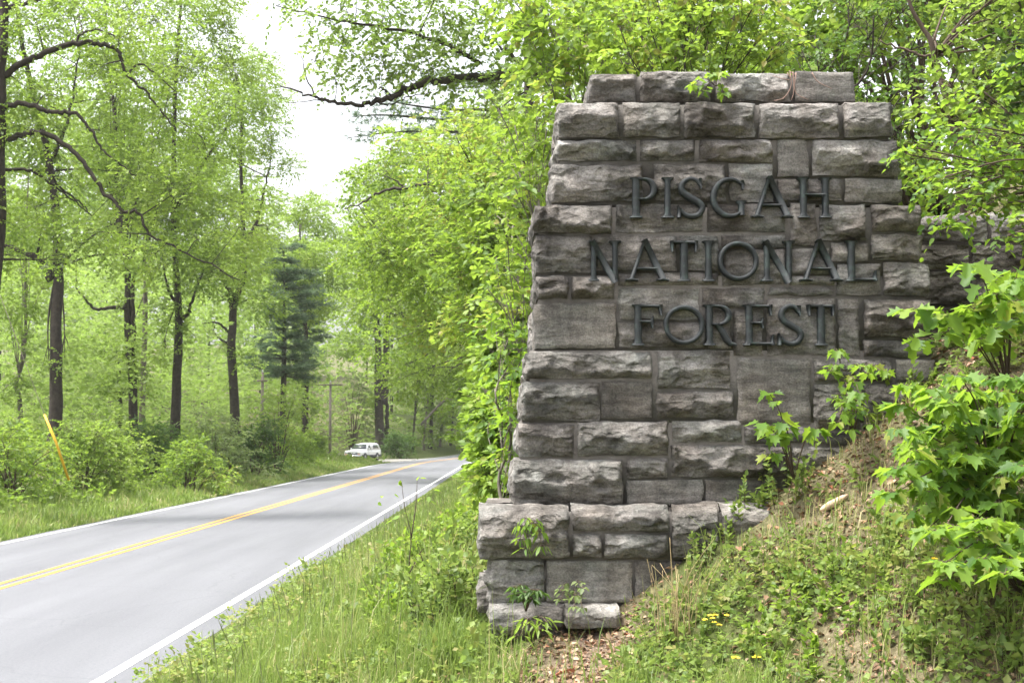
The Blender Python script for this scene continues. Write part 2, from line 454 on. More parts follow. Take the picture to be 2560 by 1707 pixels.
def bronze():
    m, t, out = mat('patinated bronze')
    nz = noise_tex(t, 14, 7, .7)
    r = ramp(t, [(.30, (.007, .009, .011)), (.52, (.015, .019, .021)), (.66, (.034, .050, .047)), (.78, (.022, .015, .013))])
    t.links.new(nz.outputs['Fac'], r.inputs[0])
    b = N(t, 'ShaderNodeBsdfPrincipled', Roughness=.68, Metallic=.1); b.inputs['Specular IOR Level'].default_value = .5
    t.links.new(r.outputs[0], b.inputs['Base Color'])
    t.links.new(b.outputs[0], out.inputs['Surface']); return m
M['bronze'] = bronze()
def asphalt():
    m, t, out = mat('worn asphalt')
    tc = t.nodes.new('ShaderNodeTexCoord')
    n1 = N(t, 'ShaderNodeTexNoise', Scale=160, Detail=3, Roughness=.8); t.links.new(tc.outputs['Object'], n1.inputs['Vector'])
    r1 = ramp(t, [(.30, (.068, .070, .077)), (.5, (.102, .105, .115)), (.72, (.150, .153, .165))]); t.links.new(n1.outputs['Fac'], r1.inputs[0])
    mp = N(t, 'ShaderNodeMapping'); mp.inputs['Scale'].default_value = (.9, .06, 1); t.links.new(tc.outputs['Object'], mp.inputs['Vector'])
    n2 = N(t, 'ShaderNodeTexNoise', Scale=1.3, Detail=6, Roughness=.6); t.links.new(mp.outputs[0], n2.inputs['Vector'])
    r2 = ramp(t, [(.3, (.78, .78, .80)), (.7, (1.12, 1.12, 1.13))]); t.links.new(n2.outputs['Fac'], r2.inputs[0])
    mx = N(t, 'ShaderNodeMix', data_type='RGBA', blend_type='MULTIPLY'); mx.inputs[0].default_value = 1
    t.links.new(r1.outputs[0], mx.inputs[6]); t.links.new(r2.outputs[0], mx.inputs[7])
    n4 = N(t, 'ShaderNodeTexNoise', Scale=28, Detail=4, Roughness=.75); t.links.new(tc.outputs['Object'], n4.inputs['Vector'])
    r4 = ramp(t, [(.34, (.78, .78, .79)), (.5, (1, 1, 1)), (.66, (1.16, 1.16, 1.16))]); t.links.new(n4.outputs['Fac'], r4.inputs[0])
    m4 = N(t, 'ShaderNodeMix', data_type='RGBA', blend_type='MULTIPLY'); m4.inputs[0].default_value = .8
    t.links.new(mx.outputs[2], m4.inputs[6]); t.links.new(r4.outputs[0], m4.inputs[7]); mx = m4
    # hairline cracks
    wn = N(t, 'ShaderNodeTexNoise', Scale=1.2, Detail=5); t.links.new(tc.outputs['Object'], wn.inputs['Vector'])
    wv = N(t, 'ShaderNodeMix', data_type='RGBA'); wv.inputs[0].default_value = .35; t.links.new(tc.outputs['Object'], wv.inputs[6]); t.links.new(wn.outputs['Color'], wv.inputs[7])
    vc = N(t, 'ShaderNodeTexVoronoi', feature='DISTANCE_TO_EDGE', Scale=.55); t.links.new(wv.outputs[2], vc.inputs['Vector'])
    rc = ramp(t, [(.002, (.55, .55, .55)), (.009, (1, 1, 1))]); t.links.new(vc.outputs['Distance'], rc.inputs[0])
    mc = N(t, 'ShaderNodeMix', data_type='RGBA', blend_type='MULTIPLY'); mc.inputs[0].default_value = .28
    t.links.new(mx.outputs[2], mc.inputs[6]); t.links.new(rc.outputs[0], mc.inputs[7]); mx = mc
    b = N(t, 'ShaderNodeBsdfPrincipled', Roughness=.75); b.inputs['Specular IOR Level'].default_value = .4
    t.links.new(mx.outputs[2], b.inputs['Base Color'])
    bp = N(t, 'ShaderNodeBump', Strength=.35, Distance=.006); t.links.new(n1.outputs['Fac'], bp.inputs['Height']); t.links.new(bp.outputs[0], b.inputs['Normal'])
    t.links.new(b.outputs[0], out.inputs['Surface']); return m
M['asphalt'] = asphalt()
def paint(name, col, wear=.5):
    m, t, out = mat(name)
    nz = noise_tex(t, 45, 6, .75); nz2 = noise_tex(t, 2.5, 4, .6)
    r = ramp(t, [(.36, (.19, .19, .19)), (.44, tuple(np.array(col) * .85)), (.6, col)])
    ad = N(t, 'ShaderNodeMath', operation='MULTIPLY_ADD'); ad.inputs[1].default_value = .35; t.links.new(nz2.outputs['Fac'], ad.inputs[0])
    t.links.new(nz.outputs['Fac'], ad.inputs[2])
    sb = N(t, 'ShaderNodeMath', operation='SUBTRACT'); sb.inputs[1].default_value = .12; t.links.new(ad.outputs[0], sb.inputs[0])
    t.links.new(sb.outputs[0], r.inputs[0])
    b = N(t, 'ShaderNodeBsdfPrincipled', Roughness=.7); t.links.new(r.outputs[0], b.inputs['Base Color'])
    t.links.new(b.outputs[0], out.inputs['Surface']); return m
M['line_white'] = paint('edge line paint', (.62, .62, .61))
M['line_yellow'] = paint('centre line paint', (.56, .27, .030))
def ground_mat():
    m, t, out = mat('soil and moss')
    at = N(t, 'ShaderNodeAttribute', attribute_name='bare')
    n1 = noise_tex(t, 1.7, 8, .65); n2 = noise_tex(t, 24, 6, .7)
    soil = ramp(t, [(.3, (.070, .048, .034)), (.5, (.150, .108, .080)), (.7, (.29, .22, .17))]); t.links.new(n2.outputs['Fac'], soil.inputs[0])
    moss = ramp(t, [(.3, (.035, .050, .014)), (.55, (.065, .085, .022)), (.75, (.11, .10, .045))]); t.links.new(n2.outputs['Fac'], moss.inputs[0])
    ad = N(t, 'ShaderNodeMath', operation='MULTIPLY_ADD'); ad.inputs[1].default_value = .9; ad.inputs[2].default_value = -.45
    t.links.new(n1.outputs['Fac'], ad.inputs[0])
    a2 = N(t, 'ShaderNodeMath', operation='ADD', use_clamp=True); t.links.new(ad.outputs[0], a2.inputs[0]); t.links.new(at.outputs['Fac'], a2.inputs[1])
    mx = N(t, 'ShaderNodeMix', data_type='RGBA'); t.links.new(a2.outputs[0], mx.inputs[0])
    t.links.new(moss.outputs[0], mx.inputs[6]); t.links.new(soil.outputs[0], mx.inputs[7])
    b = N(t, 'ShaderNodeBsdfPrincipled', Roughness=.95); b.inputs['Specular IOR Level'].default_value = .15
    t.links.new(mx.outputs[2], b.inputs['Base Color'])
    bp = N(t, 'ShaderNodeBump', Strength=.8, Distance=.03); t.links.new(n2.outputs['Fac'], bp.inputs['Height']); t.links.new(bp.outputs[0], b.inputs['Normal'])
    t.links.new(b.outputs[0], out.inputs['Surface']); return m
M['ground'] = ground_mat()
M['gravel'] = plain('gravel pull-off', (.20, .19, .175), .95, nscale=30, namp=.35, bump=.5)

# ------------------------------------------------------------------ ground, road
def bare_mask(X, Y):
    """trodden path and litter-covered bank: where little grows"""
    px = 1280 + X / np.maximum(Y, .5) * FPX
    a = np.exp(-(((X - (.62 - (10 - Y) * .22)) / .42) ** 2)) * np.clip((10.4 - Y) / .6, 0, 1) * np.clip((Y - 5) / 2, 0, 1)
    bank = np.clip((X - 1.2) / .8, 0, 1) * np.clip((12 - Y) / 2, 0, 1) * .55
    wood = np.clip((X - (-.5)) / 2, 0, 1) * np.clip((Y - 10.5) / 1, 0, 1) * .5
    woodl = np.clip((-15 - X) / 4, 0, 1) * .3
    return np.clip(np.maximum.reduce([a, bank, wood, woodl]), 0, 1)
def sheet(xs, ys, zf):
    XX, YY = np.meshgrid(xs, ys); ZZ = zf(XX, YY)
    nx, ny = len(xs), len(ys)
    i = np.arange(ny - 1)[:, None] * nx; j = np.arange(nx - 1)[None]
    F = np.stack([i + j, i + j + 1, i + nx + j + 1, i + nx + j], -1).reshape(-1, 4)
    return np.stack([XX, YY, ZZ], -1).reshape(-1, 3), F
xs = np.unique(np.concatenate([np.linspace(-300, -40, 10), np.linspace(-40, -11.2, 24), np.array([-10.9, -10.8, -10.4, -7, -3.6, -3.3, -3.15]), np.linspace(-3.0, 5, 80), np.linspace(5.3, 40, 24), np.linspace(45, 300, 16)]))
ys = np.unique(np.concatenate([np.linspace(-30, 4, 14), np.linspace(4.2, 18, 110), np.linspace(18.5, 60, 60), np.linspace(62, 200, 50), np.linspace(210, 600, 20)]))
V, F = sheet(xs, ys, H)
g = Geo(); g.add(V, F)
g.obj('ground', M['ground'], smooth=True, extra={'bare': bare_mask(V[:, 0], V[:, 1])}, kind='structure')
def road_z(x):
    c = np.interp(x, [RX_L, RX_C, RX_R], [-.13, .0, .0])
    return c
ry = np.concatenate([np.linspace(-25, 8, 20), np.linspace(8.3, 45, 120), np.linspace(46, 100, 50), np.linspace(102, 260, 70)])
def strip(name, x0, x1, dz, mt, n=9, **props):
    tt = np.linspace(0, 1, n); g = Geo()
    XX, YY = np.meshgrid(x0 + (x1 - x0) * tt, ry)
    wob = 0
    Z = road_z(XX) + dz + road_rise(YY)
    XW = XX + road_shift(YY)
    if name == 'road': XW[:, -1] += fbm(np.stack([ry * .8, ry * 0, ry * 0], -1), 21, 4) * .035; XW[:, 0] += fbm(np.stack([ry * .8, ry * 0 + 7, ry * 0], -1), 22, 4) * .035
    i = np.arange(len(ry) - 1)[:, None] * n; j = np.arange(n - 1)[None]
    F = np.stack([i + j, i + j + 1, i + n + j + 1, i + n + j], -1).reshape(-1, 4)
    g.add(np.stack([XW, YY, Z], -1).reshape(-1, 3), F)
    return g.obj(name, mt, smooth=True, **props)
road = strip('road', RX_L, RX_R, 0.0, M['asphalt'], 13, kind='structure')
strip('edge_line', -3.60, -3.49, .004, M['line_white'], 2, parent=road)
strip('edge_line', -10.62, -10.5, .004, M['line_white'], 2, parent=road)
strip('centre_line', -7.13, -7.03, .004, M['line_yellow'], 2, parent=road)
strip('centre_line', -7.39, -7.29, .004, M['line_yellow'], 2, parent=road)
# gravel pull-off where the truck stands
g = Geo()
xs = np.linspace(0, 1, 8); ys = np.linspace(121, 141, 16)
XX, YY = np.meshgrid(xs, ys)
wl = 3.6 * np.clip(np.minimum((YY - 121) / 5, (141 - YY) / 6), .02, 1)
X = RX_L - .02 - XX * wl + road_shift(YY)
Z = np.minimum(H(X, YY), -.10) * 0 - .105 + road_rise(YY) * .5
nx = 8; i = np.arange(15)[:, None] * nx; j = np.arange(7)[None]
g.add(np.stack([X, YY, Z], -1).reshape(-1, 3), np.stack([i + j + 1, i + j, i + nx + j, i + nx + j + 1], -1).reshape(-1, 4))
g.obj('pull_off_path', M['gravel'], kind='structure')

# ------------------------------------------------------------------ stone monument
YAW = radians(0.6)
UAX = np.array([cos(YAW), sin(YAW), 0]); VAX = np.array([-sin(YAW), cos(YAW), 0])
ORG = P(1336, 1270, 10.22)
CAMP = np.array([0, 0, CAMZ])
def face(px, py, d):
    """local (u, z) on the monument plane set back by d where that pixel is seen"""
    r = ray(px, py); o = ORG + VAX * d
    t = ((o - CAMP) @ VAX) / (r @ VAX)
    p = CAMP + r * t
    return (p - ORG) @ UAX, p[2]
def loc2w(u, d, z):
    return ORG[None] * [1, 1, 0] + np.asarray(u)[:, None] * UAX + np.asarray(d)[:, None] * VAX + np.asarray(z)[:, None] * UP
def stone(parent, px, d, depth, style='r', sides='', mt='stone', seed=0, amp=None, cell=.018, name='stone', topr=.012):
    r_ = np.random.default_rng(seed + 1000)
    x0, y0, x1, y1 = px
    u0, zt = face(x0, y0, d); u1, zb = face(x1, y1, d)
    if 'u' in sides: pass
    Lx, Lz = u1 - u0, zt - zb
    nu = max(4, int(Lx / cell)); nz = max(4, int(Lz / cell)); nd = max(3, int(min(depth, .8) / .06))
    A = amp if amp is not None else {'r': .115, 'm': .075, 'f': .016, 's': .045}[style]
    verts = []; faces = []; cnt = 0
    g = Geo()
    def relief(a, b, La, Lb, A, sd):
        """rock face on a panel of La x Lb; a along, b measured from the top"""
        q = np.stack([a * 5 + sd, b * 8, a * 0 + sd * 1.7], -1)
        w1 = (fbm(q, sd, 5) + .6 * fbm(q * 5.3, sd + 2, 3)) * .020
        w2 = fbm(q * 2.6 + 9, sd + 5, 3) * .012
        ns_ = max(1, int(round(La / r_.uniform(.13, .24))))
        bd = np.sort(r_.uniform(0, La, ns_ - 1)) if ns_ > 1 else np.array([])
        sg = np.searchsorted(bd, (a + (b - Lb / 2) * r_.uniform(-.9, .9) + w1 * 2.0).ravel()).reshape(a.shape)
        rg = np.clip(r_.normal(.56, .13, ns_), .3, .82)[sg]            # ridge height in each break
        top = A * r_.uniform(.55, 1.05, ns_)[sg]
        st_ = r_.uniform(.10, .45, ns_)[sg]                             # how proud the top arris is
        bb = b / Lb + w1 * 1.6 / Lb * .5
        up_ = top * (st_ + (1 - st_) * np.clip(bb / rg, 0, 9))
        lo_ = top * np.clip((1 - bb) / (1 - rg), 0, 9) * r_.uniform(.55, 1.1, ns_)[sg] + .006
        h = np.minimum(up_, np.where(bb > rg, lo_, 9.))                 # sharp lip where the face breaks back
        h = h + r_.normal(0, .10, ns_)[sg] * (a - La / 2) * .5
        for _ in range(int(1 + La * 7)):            # conchoidal scoops along the lip
            Rs = r_.uniform(.035, .10); c0 = r_.uniform(0, La); c1 = Lb * np.clip(r_.normal(.60, .16), .1, .95)
            rr2 = ((a - c0) / r_.uniform(1.0, 1.8)) ** 2 + (b - c1 + w2) ** 2
            bowl = A * r_.uniform(.22, .55) + rr2 / (2 * Rs) * 1.6 + w2 * .5
            h = np.minimum(h, np.where(rr2 < (2.0 * Rs) ** 2, bowl, 9.))
        e = np.minimum(np.minimum(a, La - a) * 4.0, np.minimum(b * 5.0, (Lb - b) * 3.2)) + .004 + w2 * .4
        h = np.minimum(h, e)
        bed = np.floor((h * 1.0 + w1 * .5 + b * .12) / .016) * .016 - (w1 * .5 + b * .12)      # thin bedding steps
        h = h * .72 + bed * .28
        return np.maximum(h, -.006) + fbm(q * 5, sd + 3, 3) * .003
    # front
    a = np.linspace(0, Lx, nu + 1); b = np.linspace(0, Lz, nz + 1)
    AA, BB = np.meshgrid(a, b)
    if style == 'f':
        h = fbm(np.stack([AA * 6 + seed, BB * 10, AA * 0], -1), seed, 4) * .006 + np.minimum(.012, np.minimum(np.minimum(AA, Lx - AA), np.minimum(BB, Lz - BB)) * .8)
    else:
        h = relief(AA, BB, Lx, Lz, A, seed)
    edge = (AA <= 1e-9) | (AA >= Lx - 1e-9) | (BB <= 1e-9) | (BB >= Lz - 1e-9)
    h = np.where(edge, 0, h)
    ju = fbm(np.stack([AA * 3 + seed * 3.1, BB * 14, AA * 0 + 5], -1), 40, 3) * .009
    jz = fbm(np.stack([AA * 7 + seed * 2.3, BB * 3, AA * 0 + 9], -1), 60, 3) * .008
    U = u0 + AA + ju; Z = zt - BB + jz
    if 't' in sides:                                   # worn, rounded upper arris
        q_ = np.clip(1 - BB / .055, 0, 1) ** 2
        h = h - .045 * q_ * (1 + .5 * fbm(np.stack([AA * 5, AA * 0 + seed, AA * 0], -1), seed + 9, 3)); 
    rim_top = h[0].copy()
    W = loc2w(U.ravel(), (d - h).ravel(), Z.ravel())
    def quads(n, m):
        i = np.arange(m)[:, None] * (n + 1); j = np.arange(n)[None]
        return np.stack([i + j, i + n + 1 + j, i + n + 2 + j, i + j + 1], -1).reshape(-1, 4)
    g.add(W, quads(nu, nz))
    # the other faces share the jittered rim
    dd = np.linspace(0, depth, nd + 1)
    def skirt(Us, Zs, nu_, sgn, kind):
        n = len(Us) - 1
        UU = np.repeat(Us[None], nd + 1, 0); ZZ = np.repeat(Zs[None], nd + 1, 0); DD = np.repeat(dd[:, None], n + 1, 1)
        if kind in sides or (kind == 't' and 't' in sides):
            if kind in 'lr':
                hh = relief(DD, np.repeat((Zs[0] - Zs)[None], nd + 1, 0), depth, Lz, A * .26, seed + 77)
                hh = np.where((DD <= 0) | (DD >= depth), 0, hh); hh[:, 0] = 0; hh[:, -1] = 0
                UU = UU + (hh if kind == 'r' else -hh)
            elif kind == 't':
                hh = fbm(np.stack([UU * 5, DD * 5, UU * 0 + seed], -1), seed, 4) * topr + topr * 1.2
                hh[0] = 0
                ZZ = ZZ + hh
        if kind == 't': DD = -rim_top[None] + (depth + rim_top[None]) * np.linspace(0, 1, nd + 1)[:, None] ** 1.3
        if kind in 'lr' and 't' in sides:
            DD[0] = -(h[:, 0] if kind == 'l' else h[:, -1])
        W = loc2w(UU.ravel(), d + DD.ravel(), ZZ.ravel())
        q = quads(n, nd)
        g.add(W, q[:, ::-1] if sgn < 0 else q)
    skirt(U[:, 0], Z[:, 0], nz, 1, 'l'); skirt(U[:, -1], Z[:, -1], nz, -1, 'r')
    skirt(U[0], Z[0], nu, -1, 't'); skirt(U[-1], Z[-1], nu, 1, 'b')
    return g.obj(name, M[mt], parent)

mon = empty('stone_monument', ORG * [1, 1, 0] + [1.3, .5, H(1.3, 10.4)], 'stepped grey stone entrance pillar with raised bronze lettering beside the road', 'monument')
# (px rect), style, exposed sides ; rows grouped by set-back
ROWS = [
 (0.10, .55, [((1474,187,1589,255),'m','l'), ((1600,180,1776,255),'r',''), ((1788,186,1975,255),'r',''), ((1988,181,2137,255),'f','r')]),
 (-.035, .65, [((1396,258,1546,344),'r','l'), ((1557,258,1700,342),'m',''), ((1711,257,1888,344),'r',''), ((1898,258,2097,345),'r',''), ((2110,256,2230,343),'r','r')]),
 (0.0, .6, [((1393,350,1592,402),'r','l'), ((1602,350,1738,402),'r',''), ((1748,350,1930,406),'r',''), ((1944,346,2020,440),'f',''), ((2030,350,2246,441),'r','r'),
   ((1380,413,1606,505),'m','l'), ((1636,412,1815,503),'m',''), ((1824,412,1934,504),'s',''), ((1946,450,2104,502),'s',''), ((2112,448,2256,506),'s','r')]),
 (-.03, .65, [((1336,514,1530,582),'r','l')]),
 (0.0, .6, [((1540,512,1757,580),'s',''), ((1767,512,1963,580),'s',''), ((1976,510,2041,614),'s',''), ((2049,511,2166,600),'m',''), ((2178,514,2302,578),'r','r'),
   ((1340,589,1480,681),'m','l'), ((1489,589,1691,676),'s',''), ((1701,589,1796,676),'s',''), ((1806,588,1964,619),'s',''), ((1975,622,2074,686),'s',''), ((2080,607,2170,653),'s',''), ((2180,586,2306,650),'m','r'),
   ((1340,690,1420,747),'r','l'), ((1430,689,1537,747),'r',''), ((1546,684,1796,714),'s',''), ((1806,626,1964,713),'s',''), ((1922,720,2084,740),'s',''), ((1975,693,2084,714),'s',''), ((2092,660,2202,738),'s',''), ((2211,657,2322,738),'m','r'),
   ((1334,757,1538,872),'f','l'), ((1547,721,1747,799),'s',''), ((1547,806,1762,868),'s',''), ((1756,720,1912,768),'s',''), ((1770,776,1826,870),'s',''), ((1834,776,1908,888),'s',''), ((1917,747,2089,888),'s',''), ((2096,747,2150,888),'s',''), ((2159,750,2328,843),'r','r'), ((2159,851,2330,890),'s','r'),
   ((1318,880,1629,946),'r','l'), ((1644,877,1826,970),'m',''), ((1842,897,2027,1060),'f',''), ((2035,898,2231,951),'m',''), ((2239,898,2338,951),'f','r'),
   ((1306,955,1499,1050),'r','l'), ((1504,953,1631,1044),'f',''), ((1641,979,1832,1043),'m',''), ((2035,960,2150,1072),'m',''), ((2158,960,2342,1072),'m','r'),
   ((1296,1058,1433,1140),'m','l'), ((1444,1053,1670,1137),'r',''), ((1679,1051,1853,1104),'m',''), ((1862,1068,2012,1108),'m',''), ((2020,1080,2160,1110),'f',''),
   ((1678,1112,1968,1192),'r',''), ((1980,1116,2110,1192),'m',''),
   ((1284,1148,1557,1262),'r','l'), ((1567,1144,1669,1194),'m',''), ((1567,1200,1757,1262),'f',''), ((1766,1200,1920,1262),'f','')]),
 (-.24, .62, [((1200,1274,1424,1394),'r','lt'), ((1431,1270,1673,1327),'m','t'), ((1433,1334,1504,1391),'m',''), ((1512,1334,1672,1393),'m',''), ((1679,1269,1798,1393),'m','t'), ((1804,1268,1930,1393),'m','t')]),
 (-.20, .62, [((1224,1398,1361,1506),'m','l'), ((1368,1401,1579,1506),'f',''), ((1589,1401,1760,1506),'f','')]),
 (-.30, .66, [((1226,1514,1412,1585),'m','lt')]),
]
k = 0
for d, dep, lst in ROWS:
    for px, st, sd in lst:
        k += 1
        stone(mon, px, d, dep if 'l' not in sd and 'r' not in sd else dep, st, sd, {'f': 'stone_flat', 's': 'stone_soft'}.get(st, 'stone'), k, topr=.016)
# second stones along the visible left flank, behind the corner stones
def flank(y0, y1, xl, d0, d1, seed, mt='stone'):
    """stone on the left side, its outer face in line with the corner stone's left edge"""
    r_ = np.random.default_rng(seed)
    u0, zt = face(xl, y0, 0); _, zb = face(xl, y1, 0)
    Ld, Lz = d1 - d0, zt - zb
    nd, nz = max(4, int(Ld / .05)), max(4, int(Lz / .035))
    a = np.linspace(0, Ld, nd + 1); b = np.linspace(0, Lz, nz + 1); A, B = np.meshgrid(a, b)
    e = np.minimum(np.minimum(A, Ld - A), np.minimum(B, Lz - B))
    h = np.minimum(e * 1.0, .022) * (1 + fbm(np.stack([A * 6, B * 6, A * 0 + seed], -1), seed, 4) * .8)
    g = Geo()
    i = np.arange(nz)[:, None] * (nd + 1); j = np.arange(nd)[None]
    q = np.stack([i + j, i + j + 1, i + nd + 2 + j, i + nd + 1 + j], -1).reshape(-1, 4)
    g.add(loc2w((u0 - h).ravel(), (d0 + A).ravel(), (zt - B).ravel()), q)
    for bb in (0, Lz):
        g.add(loc2w(np.array([u0, u0, u0 + .4, u0 + .4]), np.array([d0, d1, d1, d0]), np.full(4, zt - bb)), np.array([[0, 1, 2, 3]]))
    for aa in (0, Ld):
        g.add(loc2w(np.array([u0, u0 + .4, u0 + .4, u0]), np.full(4, d0 + aa), np.array([zt, zt, zb, zb])), np.array([[0, 1, 2, 3]]))
    return g.obj('stone', M[mt], mon)
for q, (y0, y1, xl) in enumerate([(258,344,1398),(350,402,1395),(413,505,1384),(514,582,1340),(589,681,1343),(690,747,1343),(757,872,1337),(880,946,1322),(955,1050,1310),(1058,1140,1300),(1148,1262,1288)]):
    flank(y0, y1, xl, .63, 1.05, 300 + q)
flank(1262, 1394, 1216, .40, 1.15, 330)
flank(1398, 1506, 1232, .44, 1.10, 331)
# mortar core
g = Geo()
def core(x0, y0, x1, y1, d, depth):
    ua, zt = face(x0, y0, d); ub, zb = face(x1, y1, d)
    W = loc2w(np.array([ua, ub, ub, ua] * 2), np.array([d] * 4 + [d + depth] * 4), np.array([zb, zb, zt, zt] * 2))
    g.add(W, np.array([(0, 1, 2, 3), (5, 4, 7, 6), (4, 0, 3, 7), (1, 5, 6, 2), (3, 2, 6, 7), (4, 5, 1, 0)]))
core(1482, 192, 2130, 262, .118, .5)
core(1402, 262, 2222, 350, -.012, .98)
core(1398, 346, 2236, 448, .014, .99)
core(1386, 410, 2246, 514, .016, .985)
core(1346, 518, 2296, 690, .013, .99)
core(1345, 684, 2314, 882, .017, .98)
core(1324, 876, 2330, 1056, .012, .99)
core(1302, 1050, 2344, 1280, .0155, .985)
core(1212, 1280, 1960, 1398, -.214, 1.4)
core(1234, 1390, 1800, 1520, -.176, 1.35)
core(1240, 1520, 1420, 1600, -.27, .8)
g.obj('mortar_core', M['mortar'], mon)
# pale slab lying at the foot, and the footing slab behind the corner
def slab(name, px, d, depth, label, seed, mt='stone_pale'):
    e = empty(name, loc2w(np.array([face(px[0], px[3], d)[0]]), np.array([d]), np.array([face(px[0], px[3], d)[1]]))[0], label, 'stone')
    e['kind'] = 'thing'
    stone(e, px, d, depth, 'm', 'ltr', mt, seed, amp=.045, name='slab', topr=.012)
slab('footing_slab', (1416, 1524, 1552, 1570), -.46, .34, 'flat pale stone slab lying at the foot of the pillar', 501)
slab('footing_slab', (1196, 1452, 1232, 1530), .02, .6, 'small pale footing stone sticking out behind the pillar corner', 502)

# ------------------------------------------------------------------ bronze letters
def stroke(g, pts, hw, th=.034, lift=0.0, closed=False):
    """letter stroke with a rounded section; pts in letter-plane metres (u, z), rises towards the viewer"""
    pts = np.asarray(pts, float); n = len(pts)
    hw = np.broadcast_to(np.asarray(hw, float), (n,))
    if closed:
        tg = np.roll(pts, -1, 0) - np.roll(pts, 1, 0)
    else: tg = np.gradient(pts, axis=0)
    tg = tg / np.linalg.norm(tg, axis=1, keepdims=True)
    nn = np.stack([tg[:, 1], -tg[:, 0]], 1)
    prof = [(-1, -.030), (-1, .45 * th), (-.72, .85 * th), (-.35, .85 * th), (0, th), (.35, .85 * th), (.72, .85 * th), (1, .45 * th), (1, -.030)]
    m = len(prof)
    V = []
    for s, h in prof:
        c = pts + nn * (hw * s)[:, None]
        V.append(np.column_stack([c, np.full(n, h + lift)]))
    V = np.stack(V, 1).reshape(-1, 3)
    cnt = n if closed else n - 1
    i = (np.arange(cnt))[:, None] * m; i2 = ((np.arange(cnt) + 1) % n)[:, None] * m; j = np.arange(m - 1)[None]
    fs = [np.stack([i + j, i + j + 1, i2 + j + 1, i2 + j], -1).reshape(-1, 4)]
    if not closed: fs += [np.arange(m)[None], (np.arange(m) + (n - 1) * m)[None, ::-1]]
    g.append((V, fs))
def arc(cx, cy, rx, ry, a0, a1, n=22):
    t = np.radians(np.linspace(a0, a1, n)); return np.column_stack([cx + rx * np.cos(t), cy + ry * np.sin(t)])
def stem(x, w=.078, y0=0., y1=1., s0=True, s1=True):
    ys = [y0, y0 + .035, y0 + .05, y0 + .13, y1 - .13, y1 - .05, y1 - .035, y1]
    ws = [.165 if s0 else w, .165 if s0 else w, .105 if s0 else w, w, w, .105 if s1 else w, .165 if s1 else w, .165 if s1 else w]
    return ([(x, y) for y in ys], ws)
def bar(x0, x1, y, w=.032): return ([(x0, y), (x1, y)], [w, w])
def spur(x, y, dy, w=.055): return ([(x, y), (x + .005, y + dy * .5), (x + .02, y + dy)], [w, w * .75, w * .3])
GLY = {
 'I': [stem(.5, .26)],
 'H': [stem(.19), stem(.81), bar(.19, .81, .57)],
 'N': [stem(.19, .07, s1=False), ([(.06, .98), (.12, .98), (.19, .965)], [.028, .03, .05]), stem(.83, .07, s0=False, y0=0.0), ([(.14, 1.0), (.83, -.04)], [.085, .085])],
 'A': [([(.46, 1.03), (.14, .04)], [.05, .055]), ([(.44, 1.03), (.87, .04)], [.085, .085]), bar(.24, .73, .31), ([(.0, .02), (.09, .03), (.14, .045), (.2, .03), (.29, .02)], [.025, .03, .055, .03, .025]), ([(.71, .02), (.79, .03), (.86, .045), (.92, .03), (1.0, .02)], [.025, .03, .055, .03, .025])],
 'T': [stem(.5, .10, s1=False), bar(.03, .97, .965, .035), spur(.05, 1.0, -.27), ([(.95, 1.0), (.945, .87), (.93, .73)], [.055, .04, .016])],
 'L': [stem(.2, .09), bar(.2, .95, .035, .038), ([(.965, .0), (.95, .12), (.97, .26)], [.06, .04, .016])],
 'F': [stem(.22, .09), bar(.22, .93, .965, .036), ([(.94, 1.0), (.94, .87), (.965, .73)], [.06, .045, .018]), bar(.22, .68, .58, .032), ([(.70, .72), (.68, .64), (.66, .58), (.67, .52), (.68, .42)], [.015, .035, .06, .035, .015])],
 'E': [stem(.22, .09), bar(.22, .9, .965, .036), ([(.90, 1.0), (.9, .87), (.92, .73)], [.06, .045, .018]), bar(.22, .62, .55, .032), ([(.66, .68), (.64, .60), (.62, .55), (.63, .50), (.66, .42)], [.015, .03, .055, .03, .015]), bar(.22, .95, .035, .038), ([(.95, .0), (.95, .12), (.985, .26)], [.06, .04, .016])],
 'P': [stem(.24, .095), (np.vstack([[(.2, .965)], arc(.55, .715, .37, .25, 90, -90), [(.28, .465)]]), np.concatenate([[.03], .03 + .055 * np.sin(np.linspace(0, pi, 22)), [.03]]))],
 'R': [stem(.2, .085), (np.vstack([[(.2, .965)], arc(.45, .74, .32, .225, 90, -90), [(.22, .515)]]), np.concatenate([[.03], .03 + .05 * np.sin(np.linspace(0, pi, 22)), [.03]])), ([(.42, .52), (.55, .37), (.70, .14), (.80, .04), (.99, .01)], [.07, .085, .09, .07, .018])],
 'O': [('closed', arc(.5, .5, .44, .44, 0, 348.75, 32), .062)],
 'G': [(arc(.55, .5, .47, .46, 52, 318, 34), .035 + .045 * np.sin(np.linspace(0, pi, 34))), ([(.87, .92), (.90, .82), (.90, .70)], [.065, .05, .018]), ([(.86, .42), (.86, .40), (.86, .33), (.86, .06)], [.14, .14, .075, .075])],
 'S': [(curve([(.80, .80), (.66, .93), (.45, .965), (.24, .88), (.17, .73), (.27, .60), (.52, .48), (.78, .36), (.86, .22), (.72, .07), (.48, .035), (.26, .09), (.12, .22)], 40), .04 + .045 * np.sin(np.linspace(0, pi, 40)) ** .8), ([(.80, .98), (.80, .86), (.83, .72)], [.05, .045, .016]), ([(.09, .0), (.10, .14), (.06, .30)], [.05, .045, .016])],
}
